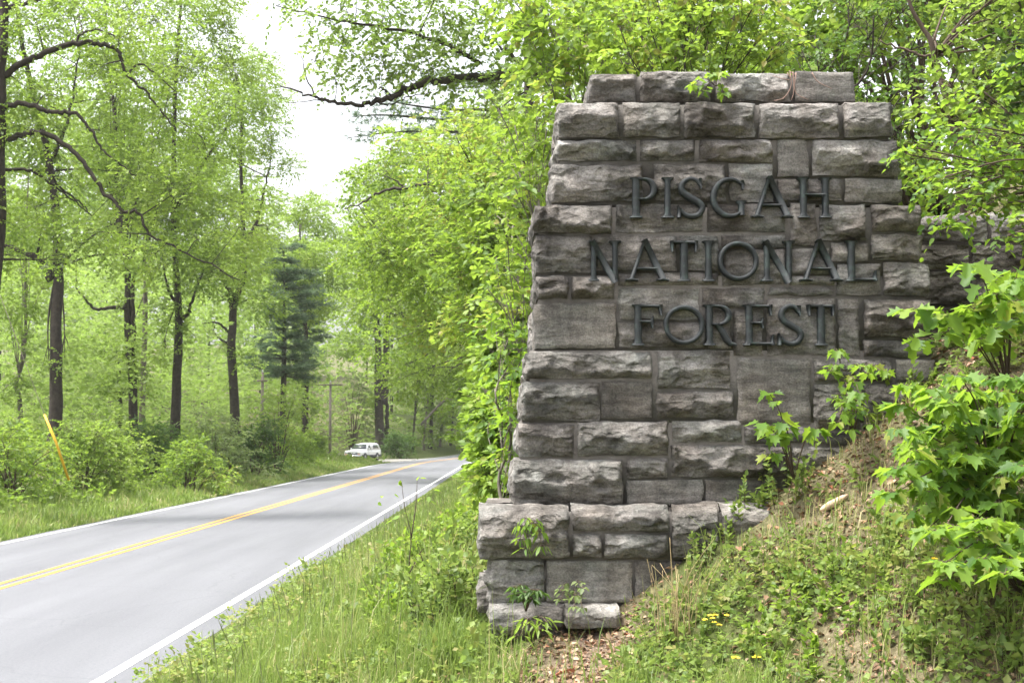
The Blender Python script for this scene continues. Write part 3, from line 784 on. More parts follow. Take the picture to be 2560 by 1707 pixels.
WORDS = [
 (445, 545, [('P',1574,1640),('I',1653,1685),('S',1690,1766),('G',1776,1866),('A',1876,1982),('H',1991,2081)]),
 (603, 703, [('N',1468,1552),('A',1563,1672),('T',1676,1744),('I',1754,1788),('O',1794,1897),('N',1900,1987),('A',1998,2106),('L',2112,2191)]),
 (762, 863, [('F',1578,1656),('O',1658,1762),('R',1756,1842),('E',1855,1934),('S',1941,2012),('T',2018,2087)]),
]
LD = -.042
for y0, y1, ls in WORDS:
    for ch, x0, x1 in ls:
        ua, zt = face(x0, y0, LD); ub, zb = face(x1, y1, LD)
        w, h = ub - ua, zt - zb
        parts = []
        for q, st in enumerate(GLY[ch]):
            closed = isinstance(st[0], str)
            pts, hw = (st[1], st[2]) if closed else st
            pts = np.asarray(pts, float) * [w, h] + [ua, zb]
            sc_ = h if ch in 'OGSPR' else (w if ch == 'I' else h)
            hw = np.asarray(hw, float) * h if ch != 'I' else np.asarray(hw) * 0 + np.where(np.asarray(hw) < .2, hw, .078) * h
            stroke(parts, pts, hw * .92, lift=.0015 * q, closed=closed)
        g = Geo()
        for Vv, fs in parts:
            g.add(loc2w(Vv[:, 0], LD - Vv[:, 2], Vv[:, 1]), fs)
        g.obj('letter', M['bronze'], mon, label='dark bronze capital letter ' + ch)

# ------------------------------------------------------------------ low wall running into the bank
wall = empty('retaining_wall', P(2450, 850, 11.2), 'low dark stone wall running into the bank beside the pillar', 'wall')
wall['kind'] = 'thing'
WD = .95
k = 0
WST = [(2296,536,2470,602),(2480,534,2640,600),(2650,538,2800,604), (2290,612,2422,672),(2432,612,2560,690),(2570,612,2700,690),
       (2296,680,2424,760),(2432,698,2550,770),(2560,698,2690,770), (2296,770,2400,850),(2410,778,2560,860),(2570,780,2700,860), (2296,860,2420,940),(2430,868,2560,940)]
for px in WST:
    k += 1
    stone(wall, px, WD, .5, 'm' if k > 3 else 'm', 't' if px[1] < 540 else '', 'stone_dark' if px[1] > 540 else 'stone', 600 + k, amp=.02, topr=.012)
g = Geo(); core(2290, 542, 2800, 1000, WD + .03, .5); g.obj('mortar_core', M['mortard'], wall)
print('MONUMENT DONE')

# ================================================================== vegetation
# ------------------------------------------------------------------ trees
def grow(name, label, cat, base, height, r0, blobs, leafmat, leaf=.11, kind='dia', n=26, L=.8, m=9, barkm='bark', lean=(0, 0),
         limbs=(), group=None, trunk_pts=None, droop=.25, squash=.75, tw=.006, first=.25, sinuous=.25, sides=9, crown_name='crown', autolimb=True, limbr=.2, spread=1.0, flat=.6, twigs=True):
    """tree: tapered trunk with limbs reaching each leaf clump, and a crown of leafy twigs.
       blobs: (x, y, z, radius) in metres; limbs: explicit polylines (pts, r_start, r_end)"""
    bx, by = base; bz = float(H(bx, by)) - .15
    root = empty(name, (bx, by, bz + .15), label, cat, group)
    gt, gl = Geo(), Geo()
    if trunk_pts is None:
        t = np.linspace(0, 1, 7)
        trunk_pts = np.stack([bx + lean[0] * t + rng.normal(0, sinuous, 7) * t, by + lean[1] * t + rng.normal(0, sinuous, 7) * t, bz + height * t], -1)
    tp = curve(trunk_pts, 26)
    wv = np.cumsum(rng.normal(0, 1, (26, 2)), 0); wv -= np.linspace(0, 1, 26)[:, None] * wv[-1]
    tp[:, :2] += wv * min(r0, .35) * .10
    tt = np.linspace(0, 1, 26)
    rad = r0 * .9 * (1 - .80 * tt ** 1.1) * (1 + .55 * np.exp(-tt * 26)) * (1 + rng.normal(0, .03, 26))
    tube(gt, tp, rad, sides)
    cand, crad = [], []
    for pts, ra, rb in limbs:
        c = curve(pts, max(8, 5 * len(pts))); c[1:-1] += rng.normal(0, .012 + ra * .12, (len(c) - 2, 3))
        rl = np.linspace(ra, rb, len(c)); tube(gt, c, rl, 6); cand.append(c); crad.append(rl)
    if limbs: cand = np.vstack(cand); crad = np.concatenate(crad)
    blobs = np.asarray(blobs, float).reshape(-1, 4)
    for (x, y, z, r) in blobs:
        c = np.array([x, y, z])
        if autolimb:
            hz = np.clip((z - bz) / height - rng.uniform(.12, .3), first, .97)
            k = int(hz * 25); s = tp[k]; rk = rad[k]
            if limbs:
                dd_ = np.linalg.norm(cand - c, axis=1) + np.maximum(cand[:, 2] - c[2], 0); kk = dd_.argmin()
                if dd_[kk] < np.linalg.norm(s - c): s = cand[kk]; rk = crad[kk] * 1.6
            mid = s * .45 + c * .55 + np.array([rng.normal(0, .15), rng.normal(0, .15), rng.uniform(-.1, .5)]) * np.linalg.norm(c - s) * .25
            pc = curve([s, mid, c], 9)
            ra = min(rk * .5, .012 + .02 * np.linalg.norm(c - s)) * (limbr / .2)
            tube(gt, pc, np.linspace(ra, max(ra * .18, .006), 9), 5)
            # secondary branches inside the clump
            q = 5
            e = c + nrm(rng.normal(0, 1, (q, 3))) * r * .85 * [1, 1, squash]
            C = np.stack([np.repeat(pc[6][None], q, 0), (pc[6] + e) / 2 + rng.normal(0, .08 * r, (q, 3)), e], 1)
            tubes_batch(gt, C, np.array([1, .7, .3]) * max(ra * .3, tw))
        nn = max(6, int(n * r * r))
        blob_sprays(gl, gt, c, r, nn, L, m, leaf, kind, squash, tw=tw * .6, droop=droop, spread=spread, flat=flat, twigs=twigs)
    tr = gt.obj('trunk', M[barkm], root)
    cr = gl.obj(crown_name, M[leafmat], root)
    return root
def pblobs(lst):
    """clump list given where it is seen (px, py, distance, radius) -> metres"""
    out = []
    for px, py, Y, r in lst:
        p = P(px, py, Y); out.append((p[0], p[1], p[2], r))
    return out
def crown_blobs(x, y, z0, z1, R, n, r, seed):
    q = np.random.default_rng(seed); out = []
    for k in range(n):
        t = q.random() ** .8; z = z0 + (z1 - z0) * t
        rr = R * (np.sin(pi * (.12 + .80 * t)) ** .7) * np.sqrt(q.uniform(.1, 1)); a = q.uniform(0, 2 * pi)
        out.append((x + rr * cos(a), y + rr * sin(a), z, r * q.uniform(.7, 1.25)))
    return out
def gx(px, Y): return (px - 1280.0) / FPX * Y

# left wood, nearest first ---------------------------------------------------
# big tree at the frame edge with arching limbs
Y1 = 36.0
def PL(lst, Y): return [P(a, b, Y + (c[0] if c else 0)) for a, b, *c in lst]
limbs = [
 (PL([(10,190),(60,155),(120,130),(190,108),(250,112),(290,122),(308,160),(318,190),(370,235),(412,285),(440,330)], Y1), .13, .02),
 (PL([(190,106),(205,85),(240,76),(290,95),(298,118)], Y1), .05, .02),
 (PL([(318,190),(350,160),(400,195),(440,230)], Y1), .045, .015),
 (PL([(-5,278),(50,258),(105,272),(140,283),(190,285),(225,320),(250,365),(290,400),(340,440)], Y1), .11, .02),
 (PL([(-5,355),(50,340),(95,332),(150,350),(205,400),(245,460),(290,510),(310,530),(345,530),(370,585),(420,610),(520,660),(600,700)], Y1), .12, .02),
 (PL([(120,410),(150,470),(200,505),(220,530)], Y1 + 1), .05, .02),
 (PL([(0,425),(60,425),(100,440),(170,490),(230,540)], Y1 + 1), .07, .02),
 (PL([(20,20),(60,10),(110,-8),(200,-60)], Y1), .09, .03),
]
limbs = [(p_, a_ * .72, b_ * .8) for p_, a_, b_ in limbs]
bl = pblobs([(90,60,36,.9),(200,40,37,1.0),(320,60,36,1.0),(420,40,38,1.0),(250,170,37,.8),(350,200,36,.8),(430,300,36.5,.9),(480,180,38,1.0),(130,230,37,.8),(60,330,36,.7),
  (260,330,37,.8),(350,420,36,.9),(150,420,37,.8),(300,480,37,.7),(440,480,36,.9),(520,380,38,1.0),(380,640,36,.8),(500,600,37,.9),(560,680,36.5,.7),(240,580,36,.8),(90,520,37,.8),(40,200,37,.7),
  (30,640,37,.7),(150,650,38,.6),(600,560,39,.9),(-60,100,36,1.2),(-80,300,36,1.2),(-50,500,36,1.0),(540,250,40,.9)])
grow('tall_tree', 'large dark-barked tree at the photo edge with long arching limbs over the verge', 'tree', (gx(-8, Y1), Y1), 16, .36, bl, 'maple', .10, 'dia', 75, .6, 9,
     trunk_pts=[P(-60, 1180, Y1) * [1, 1, 0] + [0, 0, -.1], P(-40, 800, Y1), P(-12, 500, Y1), P(5, 300, Y1), P(18, 150, Y1), P(22, 0, Y1), P(26, -300, Y1)], limbs=limbs, autolimb=True, limbr=.14)
# (trunk px at foot, distance, foot y, radius m, leafing)
def left_tree(label, pts, Y, r, blobs, lm='maple', bm='bark', limbs=(), leaf=.14, name='woodland_tree', n=70, L=.9):
    p = [P(a, b, Y) for a, b in pts]
    foot = p[0].copy(); foot[2] = float(H(foot[0], Y)) - .2
    tp = [foot] + p[1:]
    h = tp[-1][2] - foot[2]
    cc = curve(tp, 40)
    for k_ in rng.integers(6, 30, 7):
        blobs = list(blobs) + [(cc[k_][0] + rng.normal(0, .5), cc[k_][1] - rng.uniform(.1, .7), cc[k_][2] + rng.normal(0, .3), rng.uniform(.35, .7))]
    return grow(name, label, 'tree', (foot[0], Y), h, r, blobs, lm, leaf, 'dia', n, L, 9, bm, trunk_pts=tp, limbs=limbs, group='trees in the wood across the road', limbr=.14, first=.4, twigs=False)
def rb(seed, x0, y0, x1, y1, Ya, Yb, r, n):
    q = np.random.default_rng(seed)
    # stratified so that clumps spread evenly but irregularly
    out = []
    cols = max(1, int(round(math.sqrt(n * (x1 - x0) / max(y1 - y0, 1))))); rows = int(math.ceil(n / cols))
    for i in range(rows):
        for j in range(cols):
            px = x0 + (x1 - x0) * (j + q.uniform(0, 1)) / cols; py = y0 + (y1 - y0) * (i + q.uniform(0, 1)) / rows
            out.append((px, py, q.uniform(Ya, Yb), r * q.uniform(.7, 1.3)))
    return pblobs(out)
left_tree('tall ivy-dark trunk behind the yellow guy guard with a limb bent leftwards', [(132,1180),(132,1000),(130,800),(132,690),(128,560),(112,420),(80,270),(50,120),(20,-150)], 60, .33,
   rb(1, -40, 150, 330, 640, 57, 64, 1.3, 16) + rb(2, -60, -150, 300, 120, 57, 64, 1.5, 7),
   limbs=[(PL([(128,700),(105,655),(70,632),(20,615),(-40,590)], 60), .20, .05), (PL([(112,430),(160,330),(180,250),(200,120)], 60.5), .12, .03)])
left_tree('double-stemmed woodland tree with a hooked bare side branch', [(338,1090),(332,960),(322,860),(318,700),(305,580),(298,480),(290,300),(270,100),(262,-120)], 70, .25,
   rb(3, 180, 130, 460, 620, 67, 75, 1.4, 14) + rb(4, 200, -160, 440, 120, 67, 74, 1.6, 6),
   limbs=[(PL([(330,900),(334,800),(332,720),(340,680),(356,668)], 70), .14, .06), (PL([(318,770),(285,768),(240,772),(215,750),(190,720)], 70), .12, .04)])
left_tree('slim straight grey-barked tree between the double stem and the leaning trunk', [(356,1120),(358,1000),(362,860),(364,700),(366,640),(372,500),(380,300),(392,80)], 76, .20,
   rb(5, 320, 200, 520, 560, 73, 80, 1.4, 9), bm='barkp')
left_tree('leaning dark trunk forked at mid height, rising from the weeds', [(436,1160),(440,1010),(448,860),(450,790),(446,720),(440,640),(436,500),(440,300),(450,60),(455,-120)], 72, .29,
   rb(6, 360, 250, 600, 700, 69, 77, 1.4, 15) + rb(7, 380, -120, 640, 220, 69, 77, 1.5, 8),
   limbs=[(PL([(450,800),(470,785),(476,760),(500,700),(530,600)], 72), .13, .03), (PL([(446,760),(425,735),(412,690),(400,620)], 72), .11, .03), (PL([(440,520),(500,420),(560,330),(600,240)], 72), .12, .03)])
left_tree('broad forked tree beside the far utility pole with crooked low branches', [(592,1110),(588,1000),(582,880),(582,780),(588,740),(606,690),(606,560),(600,420),(606,250)], 86, .36,
   rb(8, 480, 330, 720, 760, 82, 92, 1.5, 16) + rb(9, 520, 120, 720, 330, 82, 92, 1.5, 7),
   limbs=[(PL([(582,770),(572,740),(556,745)], 86), .2, .1), (PL([(575,860),(548,845),(535,830),(536,815)], 86), .09, .03), (PL([(572,830),(545,808),(505,808)], 86), .1, .03), (PL([(584,740),(560,700),(548,660)], 86), .16, .05), (PL([(606,640),(640,560),(665,460),(680,380)], 86), .15, .03)])
left_tree('tall narrow tree right of the dark pine', [(764,1130),(764,1000),(766,880),(762,780),(758,720),(752,640),(750,560)], 116, .30,
   rb(10, 690, 520, 850, 790, 112, 122, 1.7, 12) + rb(31, 690, 900, 765, 1060, 114, 119, 1.1, 3), leaf=.17)
left_tree('massive double trunk standing directly behind the parked truck', [(952,1128),(948,1050),(944,960),(942,860),(940,760),(944,640),(950,520)], 144, .58,
   rb(11, 860, 560, 1060, 860, 139, 150, 1.8, 14) + rb(12, 880, 380, 1040, 560, 139, 150, 1.8, 6), leaf=.19,
   limbs=[(PL([(958,1010),(963,940),(966,860),(970,780),(980,680),(985,560)], 144), .42, .2), (PL([(962,1110),(968,1060),(966,1000)], 144.5), .25, .18), (PL([(944,860),(938,820),(934,780)], 144), .2, .08)])
left_tree('thin trunk in shade at the wood edge with a broken crook low down', [(55,1150),(50,1000),(40,960),(62,880),(64,720),(66,560),(74,400)], 66, .14,
   rb(13, -20, 420, 130, 760, 63, 70, 1.1, 7), bm='barkp')
left_tree('short stub-like trunk leaning low near the double-stemmed tree', [(305,1080),(302,1020),(298,970),(300,930),(290,880)], 78, .16,
   rb(14, 220, 830, 380, 980, 76, 82, 1.0, 6))
for k, (px, lab, hh) in enumerate([(1034, 'slender bare pole tree nearest the truck at the road bend', 960), (1062, 'dark slim trunk leaning right by the road bend', 930), (1078, 'vine-wrapped stump-like trunk at the road bend', 900),
                                   (1104, 'pale thin trunk far along the road bend', 960), (1130, 'grey trunk closest to the road where it disappears', 930)]):
    Y = 150 + 3 * k
    left_tree(lab, [(px - 4, 1128), (px, 1060), (px + rng.uniform(-4, 12), 960), (px + rng.uniform(0, 25), hh - 120)], Y, .16 + .07 * (k == 2), rb(40 + k, px - 50, 780, px + 50, 960, Y - 3, Y + 3, 1.6, 4), leaf=.2, bm='barkp' if k % 2 else 'bark')
# leaning bare snag crossing those trunks
g = Geo(); e = empty('fallen_snag', P(1050, 1075, 146), 'bare grey dead trunk leaning across the slim trunks at the bend', 'dead tree')
tube(g, curve(PL([(1052, 1062), (1090, 1020), (1130, 985), (1165, 960)], 146), 12), np.linspace(.13, .05, 12), 6)
for a in ([(1090, 1020), (1110, 990), (1118, 965)], [(1110, 1003), (1140, 995), (1170, 985)], [(1130, 985), (1138, 960), (1150, 950)]):
    tube(g, curve(PL(a, 146), 6), np.linspace(.05, .02, 6), 5)
g.obj('trunk', M['barkp'], e)

# pines ----------------------------------------------------------------------
def pine(label, px, Y, ytop, ybot, width_m, seed, foot=1120, clip=None, name='white_pine', tiers=16):
    q = np.random.default_rng(seed)
    x = gx(px, Y); z0 = float(H(x, Y)) - .2; zt = P(px, ytop, Y)[2]; zb = P(px, ybot, Y)[2]
    root = empty(name, (x, Y, z0 + .2), label, 'pine tree')
    gt, gl = Geo(), Geo()
    tp = np.array([[x, Y, z0], [x + .1, Y, z0 + (zt - z0) * .5], [x, Y, zt]]); tube(gt, curve(tp, 14), np.linspace(.32, .03, 14), 8)
    for k in range(tiers):
        t = (k + q.uniform(0, .6)) / tiers; z = zb + (zt - zb) * t; Rr = width_m * (1 - .75 * t) * q.uniform(.3, 1.35)
        for a in np.arange(5) * 2 * pi / 5 + q.uniform(0, 6):
            d = np.array([cos(a), sin(a), q.uniform(-.12, .25)]); Ls = Rr * q.uniform(.35, 1.2)
            s = np.array([x, Y, z]); pc = curve([s, s + d * Ls * .6, s + d * Ls + [0, 0, .12 * Ls]], 6)
            tube(gt, pc, np.linspace(.05, .012, 6), 4)
            nb = int(15 * Ls)
            u = q.uniform(.25, 1, nb); c = s + d * (Ls * u)[:, None] + q.normal(0, .16 + .07 * Ls, (nb, 3)) * [1, 1, .35]
            mm = 18
            dirs = nrm(q.normal(0, 1, (nb, mm, 3)) * [1, 1, .55] + d * .9 + [0, 0, .25])
            pos = np.repeat(c[:, None], mm, 1)
            leaves(gl, pos.reshape(-1, 3), dirs.reshape(-1, 3), q.normal(0, 1, (nb * mm, 3)), q.uniform(.3, .55, nb * mm), 'ndl', np.repeat(q.random(nb), mm), 0, .1)
    gt.obj('trunk', M['bark'], root); gl.obj('crown', M['needle'], root)
pine('dark blue-green pine with shelving boughs between the two utility poles', 706, 108, 610, 950, 4.2, 5, tiers=14)
pine('dusky pine partly hidden behind the leafy tree right of the dark pine', 760, 124, 590, 860, 2.6, 6, tiers=12)

# roadside shrubs across the road ---------------------------------------------
def shrub(name, label, x, y, h, R, lm, leaf=.1, n=14, seed=0, kind='dia', nb=10, L=.5, m=9, cat='shrub', group=None, squash=.8, stems=5, lean=(0, 0), tw=.005, r=None, z0f=.25, **kw):
    q = np.random.default_rng(seed + 900)
    z0 = float(H(x, y))
    root = empty(name, (x, y, z0), label, cat, group)
    gt, gl = Geo(), Geo()
    for k in range(nb):
        t = (k + q.uniform(0, 1)) / nb; a = q.uniform(0, 2 * pi)
        rr = R * np.sqrt(q.uniform(0, 1)) * (1 - .45 * t)
        c = np.array([x + rr * cos(a) + lean[0] * t, y + rr * sin(a) + lean[1] * t, z0 + h * (z0f + (.92 - z0f) * t)])
        rad = (r or .38 * min(R, h)) * q.uniform(.8, 1.3)
        s = np.array([x + q.normal(0, .08 * R), y + q.normal(0, .08 * R), z0 - .08])
        pc = curve([s, s * .5 + c * .5 + [0, 0, .15 * h], c], 8)
        tube(gt, pc, np.linspace(.012 + .006 * h, tw, 8), 4)
        blob_sprays(gl, gt, c, rad, n, L, m, leaf, kind, squash, tw=tw * .7, **kw)
    gt.obj('stems', M['twig'], root); gl.obj('foliage', M[lm], root)
    return root
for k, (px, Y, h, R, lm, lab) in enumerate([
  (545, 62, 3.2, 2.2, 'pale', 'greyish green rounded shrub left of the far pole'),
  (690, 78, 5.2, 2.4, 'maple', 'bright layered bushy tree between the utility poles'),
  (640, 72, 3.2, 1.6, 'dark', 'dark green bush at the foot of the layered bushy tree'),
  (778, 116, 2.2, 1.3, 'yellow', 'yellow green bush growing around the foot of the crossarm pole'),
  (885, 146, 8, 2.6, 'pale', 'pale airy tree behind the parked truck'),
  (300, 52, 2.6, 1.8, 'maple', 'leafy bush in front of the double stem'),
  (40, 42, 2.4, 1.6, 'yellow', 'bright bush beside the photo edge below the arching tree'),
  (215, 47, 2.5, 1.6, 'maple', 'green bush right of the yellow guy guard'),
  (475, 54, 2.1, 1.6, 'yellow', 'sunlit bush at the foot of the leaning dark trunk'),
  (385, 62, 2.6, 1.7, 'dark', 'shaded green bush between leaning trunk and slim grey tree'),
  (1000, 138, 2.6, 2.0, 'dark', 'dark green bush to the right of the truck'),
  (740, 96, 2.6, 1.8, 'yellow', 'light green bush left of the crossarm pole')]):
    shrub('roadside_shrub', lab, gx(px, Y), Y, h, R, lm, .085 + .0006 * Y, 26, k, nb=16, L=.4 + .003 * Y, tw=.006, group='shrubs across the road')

# low growth along the wood edge: one mass nobody could count
gl, gt = Geo(), Geo()
n = 7600
Yv = 27 + 100 * rng.random(n) ** 1.5
d = 1.5 + rng.random(n) ** .8 * 12
Xv = RX_L - d + road_shift(Yv)
zz = H(Xv, Yv)
patch = .5 + .5 * fbm(np.stack([Xv * .35, Yv * .18, Xv * 0], -1), 91, 3)
ht = (.35 + 1.5 * np.clip((d - 1.6) / 3.5, 0, 1)) * (.35 + .9 * np.clip(patch, 0, 1))
ht = np.where((Yv > 98) & (Yv < 140) & (d < 8), np.minimum(ht, .22), ht)
S = np.stack([Xv, Yv, zz + ht * rng.random(n) ** .55], -1)
sprays(gl, gt, S, nrm(rng.normal(0, 1, (n, 3)) * [1, 1, .5] + [0.2, -.3, .5]), .45, 9, .10 + .0009 * Yv[:, None], 'dia', twigs=False, tintc=np.clip(patch * .8 + rng.normal(0, .12, n), 0, 1))
gl.obj('undergrowth', M['maple'], kind='stuff', label='low leafy growth along the wood edge across the road', category='undergrowth')
# under-storey leaves deeper in the wood
gl, gt = Geo(), Geo()
n = 27500
Yv = 62 + 100 * rng.random(n); pxv = rng.uniform(-150, 1080, n); pyv = rng.uniform(610, 1130, n)
pp = P(pxv, pyv, Yv); keep = (pp[:, 0] < RX_L - 6 + road_shift(Yv)) & (pp[:, 2] > H(pp[:, 0], Yv))
cl = fbm(np.stack([pp[:, 0] * .3, pp[:, 1] * .12, pp[:, 2] * .35], -1), 55, 3)
keep &= cl > -.25
for xa, xb, Yc in ((636, 680, 93), (790, 862, 124), (925, 985, 143), (690, 720, 109)): keep &= ~((pxv > xa) & (pxv < xb) & (Yv < Yc) & (pyv > 860))
S = pp[keep]; Yk = Yv[keep]
sprays(gl, gt, S, nrm(rng.normal(0, 1, (len(S), 3)) * [1, 1, .3]), .9, 9, .14 + .0013 * Yk[:, None], 'tri', twigs=False, tintc=np.clip(.5 + .35 * cl[keep] + rng.normal(0, .12, len(S)), 0, 1), droop=.12, flat=1.0)
gl.obj('understorey', M['far'], kind='stuff', label='sunlit leaves of the young growth inside the wood', category='foliage')
# far wood closing the view
gl, gt = Geo(), Geo()
q = np.random.default_rng(33)
for k in range(78):
    Y = q.uniform(150, 260); px = q.uniform(-200, 1900)
    # valley of sky between the left wood and the right bank
    top = np.interp(px, [-200, 300, 560, 640, 700, 800, 900, 1000, 1100, 1300, 1900], [120, 200, 330, 430, 520, 470, 430, 330, 250, 100, 0]) + q.uniform(0, 140)
    x = gx(px, Y); zt = P(px, top, Y)[2]; zb = max(float(H(x, Y)), 0)
    ns = int(np.clip((zt - zb) * 8, 50, 420))
    z = zb + (zt - zb) * q.random(ns) ** .85
    R = 4.2 * np.sin(pi * np.clip(.15 + .75 * (z - zb) / (zt - zb), 0, 1)) ** .6
    a = q.uniform(0, 2 * pi, ns); rr = R * np.sqrt(q.uniform(.15, 1, ns))
    S = np.stack([x + rr * np.cos(a), Y + rr * np.sin(a), z], -1)
    if k % 4 == 0: tubes_batch(gt, np.array([[[x, Y, zb - .3], [x, Y, (zb + zt) / 2], [x, Y, zt]]]), np.array([.25, .15, .03]))
    sprays(gl, gt, S, nrm(np.stack([np.cos(a), np.sin(a), a * 0 + .2], -1) + q.normal(0, .4, (ns, 3))), 1.7, 8, .55, 'tri', twigs=False, tintc=np.clip(q.normal(.5, .22) + q.normal(0, .12, ns), 0, 1))
gl.obj('far_wood', M['far'], kind='stuff', label='hazy mass of spring green trees beyond the road bend', category='wood')
gt.obj('far_wood_trunks', M['bark'], kind='stuff', label='trunks of the far wood', category='trunks')

# ------------------------------------------------------------------ right bank
R1 = 28.0
lim = [(PL([(1420,150),(1330,185),(1230,190),(1130,200),(1060,208),(1010,225),(985,243),(940,255),(900,262),(845,257),(800,248),(755,232),(700,216)], R1), .10, .015),
       (PL([(985,243),(960,225),(945,222)], R1), .03, .01), (PL([(790,246),(765,190),(750,130)], R1), .02, .006), (PL([(845,257),(790,252),(715,256)], R1), .018, .006), (PL([(940,255),(975,262),(1030,240),(1080,232)], R1), .02, .008),
       (PL([(1500,60),(1420,150),(1350,170)], R1), .14, .09), (PL([(1200,160),(1110,110),(1020,80),(900,60),(790,40),(690,15)], R1), .05, .008), (PL([(1330,220),(1290,150),(1240,110)], R1), .06, .02)]
bl = pblobs([(700,12,28,.35),(770,22,28,.5),(830,70,28,.6),(800,150,27.5,.45),(870,30,28,.7),(880,130,28,.7),(840,200,28,.4),(960,40,28,.9),(960,140,28,.8),(940,210,28,.45),(1040,90,28,.9),(1050,180,28,.7),(1120,30,28,1.0),(1140,140,28,.9),(1180,220,28,.7),(1240,80,28,1.0),(1260,180,28,.9),(1340,40,28,1.0),(1320,250,28,.8),(1100,-60,28,1.2),(900,-60,28,1.0),(1300,-70,28,1.2),(1230,290,27,.7),(1400,150,27,.9)])
grow('overhanging_tree', 'tree on the bank reaching a long bent bough out over the road', 'tree', (gx(1700, R1), R1), 14, .26, bl, 'far', .10, 'ov', 70, .5, 9, limbs=lim, limbr=.10, droop=.35)
# hemlock-like boughs behind it
g1, g2 = Geo(), Geo(); root = empty('pine_on_bank', (gx(1350, 46), 46, float(H(gx(1350, 46), 46))), 'grey needled pine bough showing under the long bent bough', 'pine tree')
tube(g1, curve([(gx(1350, 46), 46, float(H(gx(1350, 46), 46)) - .3), P(1330, 600, 46), P(1320, 100, 46), P(1315, -200, 46)], 16), np.linspace(.28, .08, 16), 8)
for a in ([(1320,270),(1150,275),(1020,262),(930,240)], [(1320,330),(1100,300),(960,288),(880,292)], [(1320,330),(1180,330),(1000,330),(870,345)], [(1320,200),(1180,210),(1060,190)]):
    pc = curve(PL(a, 46), 14); tube(g1, pc, np.linspace(.07, .012, 14), 5)
    nb = 110; u = rng.uniform(.25, 1, nb); c = pc[(u * 13).astype(int)] + rng.normal(0, .30, (nb, 3)) * [1, 1, .45]
    dirs = nrm(rng.normal(0, 1, (nb, 12, 3)) * [1, 1, .5] + [-.7, 0, .1])
    leaves(g2, np.repeat(c, 12, 0), dirs.reshape(-1, 3), rng.normal(0, 1, (nb * 12, 3)), rng.uniform(.14, .28, nb * 12), 'ndl', np.repeat(rng.random(nb), 12), 0, .1)
g1.obj('trunk', M['bark'], root); g2.obj('crown', M['needle'], root)

grow('bank_tree', 'broad maple on the bank with a bare bough pointing left at mid height', 'tree', (gx(1560, 40), 40), 12, .22,
     rb(21, 930, 310, 1330, 660, 36, 43, 1.0, 22) + rb(22, 960, 640, 1330, 880, 38, 46, 1.0, 12), 'yellow', .115, 'dia', 80, .6, 9,
     limbs=[(PL([(1300,500),(1180,470),(1080,462),(1000,470),(950,482),(905,508),(860,522)], 38), .08, .012), (PL([(1010,470),(985,450),(960,440)], 38), .03, .01)], limbr=.1, group='trees and saplings on the bank')
grow('bank_tree', 'dense fine-leaved tree hanging over the far road edge', 'tree', (gx(1330, 66), 66), 16, .25,
     rb(23, 900, 520, 1180, 800, 60, 72, 1.5, 14) + rb(24, 1000, 780, 1220, 980, 62, 74, 1.2, 10) + rb(25, 1150, 960, 1260, 1090, 62, 74, .8, 5), 'maple', .15, 'dia', 55, .8, 9, limbr=.12, group='trees and saplings on the bank')
grow('bank_tree', 'mid-size yellow green tree behind the saplings left of the pillar', 'tree', (gx(1400, 24), 24), 8, .13,
     rb(26, 1110, 330, 1360, 640, 21, 26, .62, 20) + rb(27, 1170, 620, 1340, 900, 22, 27, .56, 15), 'yellow', .085, 'ov', 95, .42, 9, limbr=.1, group='trees and saplings on the bank')
grow('bank_tree', 'young tree with glossy rounded leaves arching left above the road edge', 'tree', (gx(1310, 17.5), 17.5), 3.6, .05,
     rb(28, 1245, 640, 1350, 900, 16, 19, .32, 12) + rb(29, 1262, 860, 1340, 1100, 16, 19, .29, 15), 'big', .085, 'ov', 90, .32, 8, limbr=.1, barkm='barkp', group='trees and saplings on the bank')
grow('bank_sapling', 'yellow green sapling pressed against the left flank of the pillar', 'sapling', (gx(1345, 13.0), 13.0), 3.6, .03,
     rb(30, 1230, 250, 1420, 480, 12.3, 14, .27, 14) + rb(31, 1210, 470, 1350, 760, 12.3, 14, .27, 14), 'yellow', .075, 'ov', 150, .24, 7, limbr=.08, barkm='barkp', group='trees and saplings on the bank', tw=.003)
grow('bank_sapling', 'leafy sapling beside the lower left flank of the pillar', 'sapling', (gx(1255, 12.6), 12.6), 2.2, .025,
     rb(32, 1235, 800, 1320, 1010, 12.0, 14, .21, 11) + rb(33, 1250, 990, 1310, 1190, 12.0, 14, .17, 10), 'big', .075, 'ov', 150, .24, 7, limbr=.08, barkm='barkp', group='trees and saplings on the bank', tw=.003)
# along the road edge further off
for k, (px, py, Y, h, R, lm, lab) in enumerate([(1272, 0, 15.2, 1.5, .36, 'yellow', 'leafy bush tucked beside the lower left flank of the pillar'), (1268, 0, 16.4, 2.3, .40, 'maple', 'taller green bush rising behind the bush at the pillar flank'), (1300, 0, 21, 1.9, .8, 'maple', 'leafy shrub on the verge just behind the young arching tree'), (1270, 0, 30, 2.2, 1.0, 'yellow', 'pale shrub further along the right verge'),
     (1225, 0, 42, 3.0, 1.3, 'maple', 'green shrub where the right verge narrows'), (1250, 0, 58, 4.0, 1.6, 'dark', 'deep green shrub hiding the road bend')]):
    shrub('verge_shrub', lab, max(gx(px, Y), -2.7), Y, h, R, lm, .075 + .0012 * Y, 34, 50 + k, nb=12, L=.35, kind='ov', group='shrubs on the right verge')

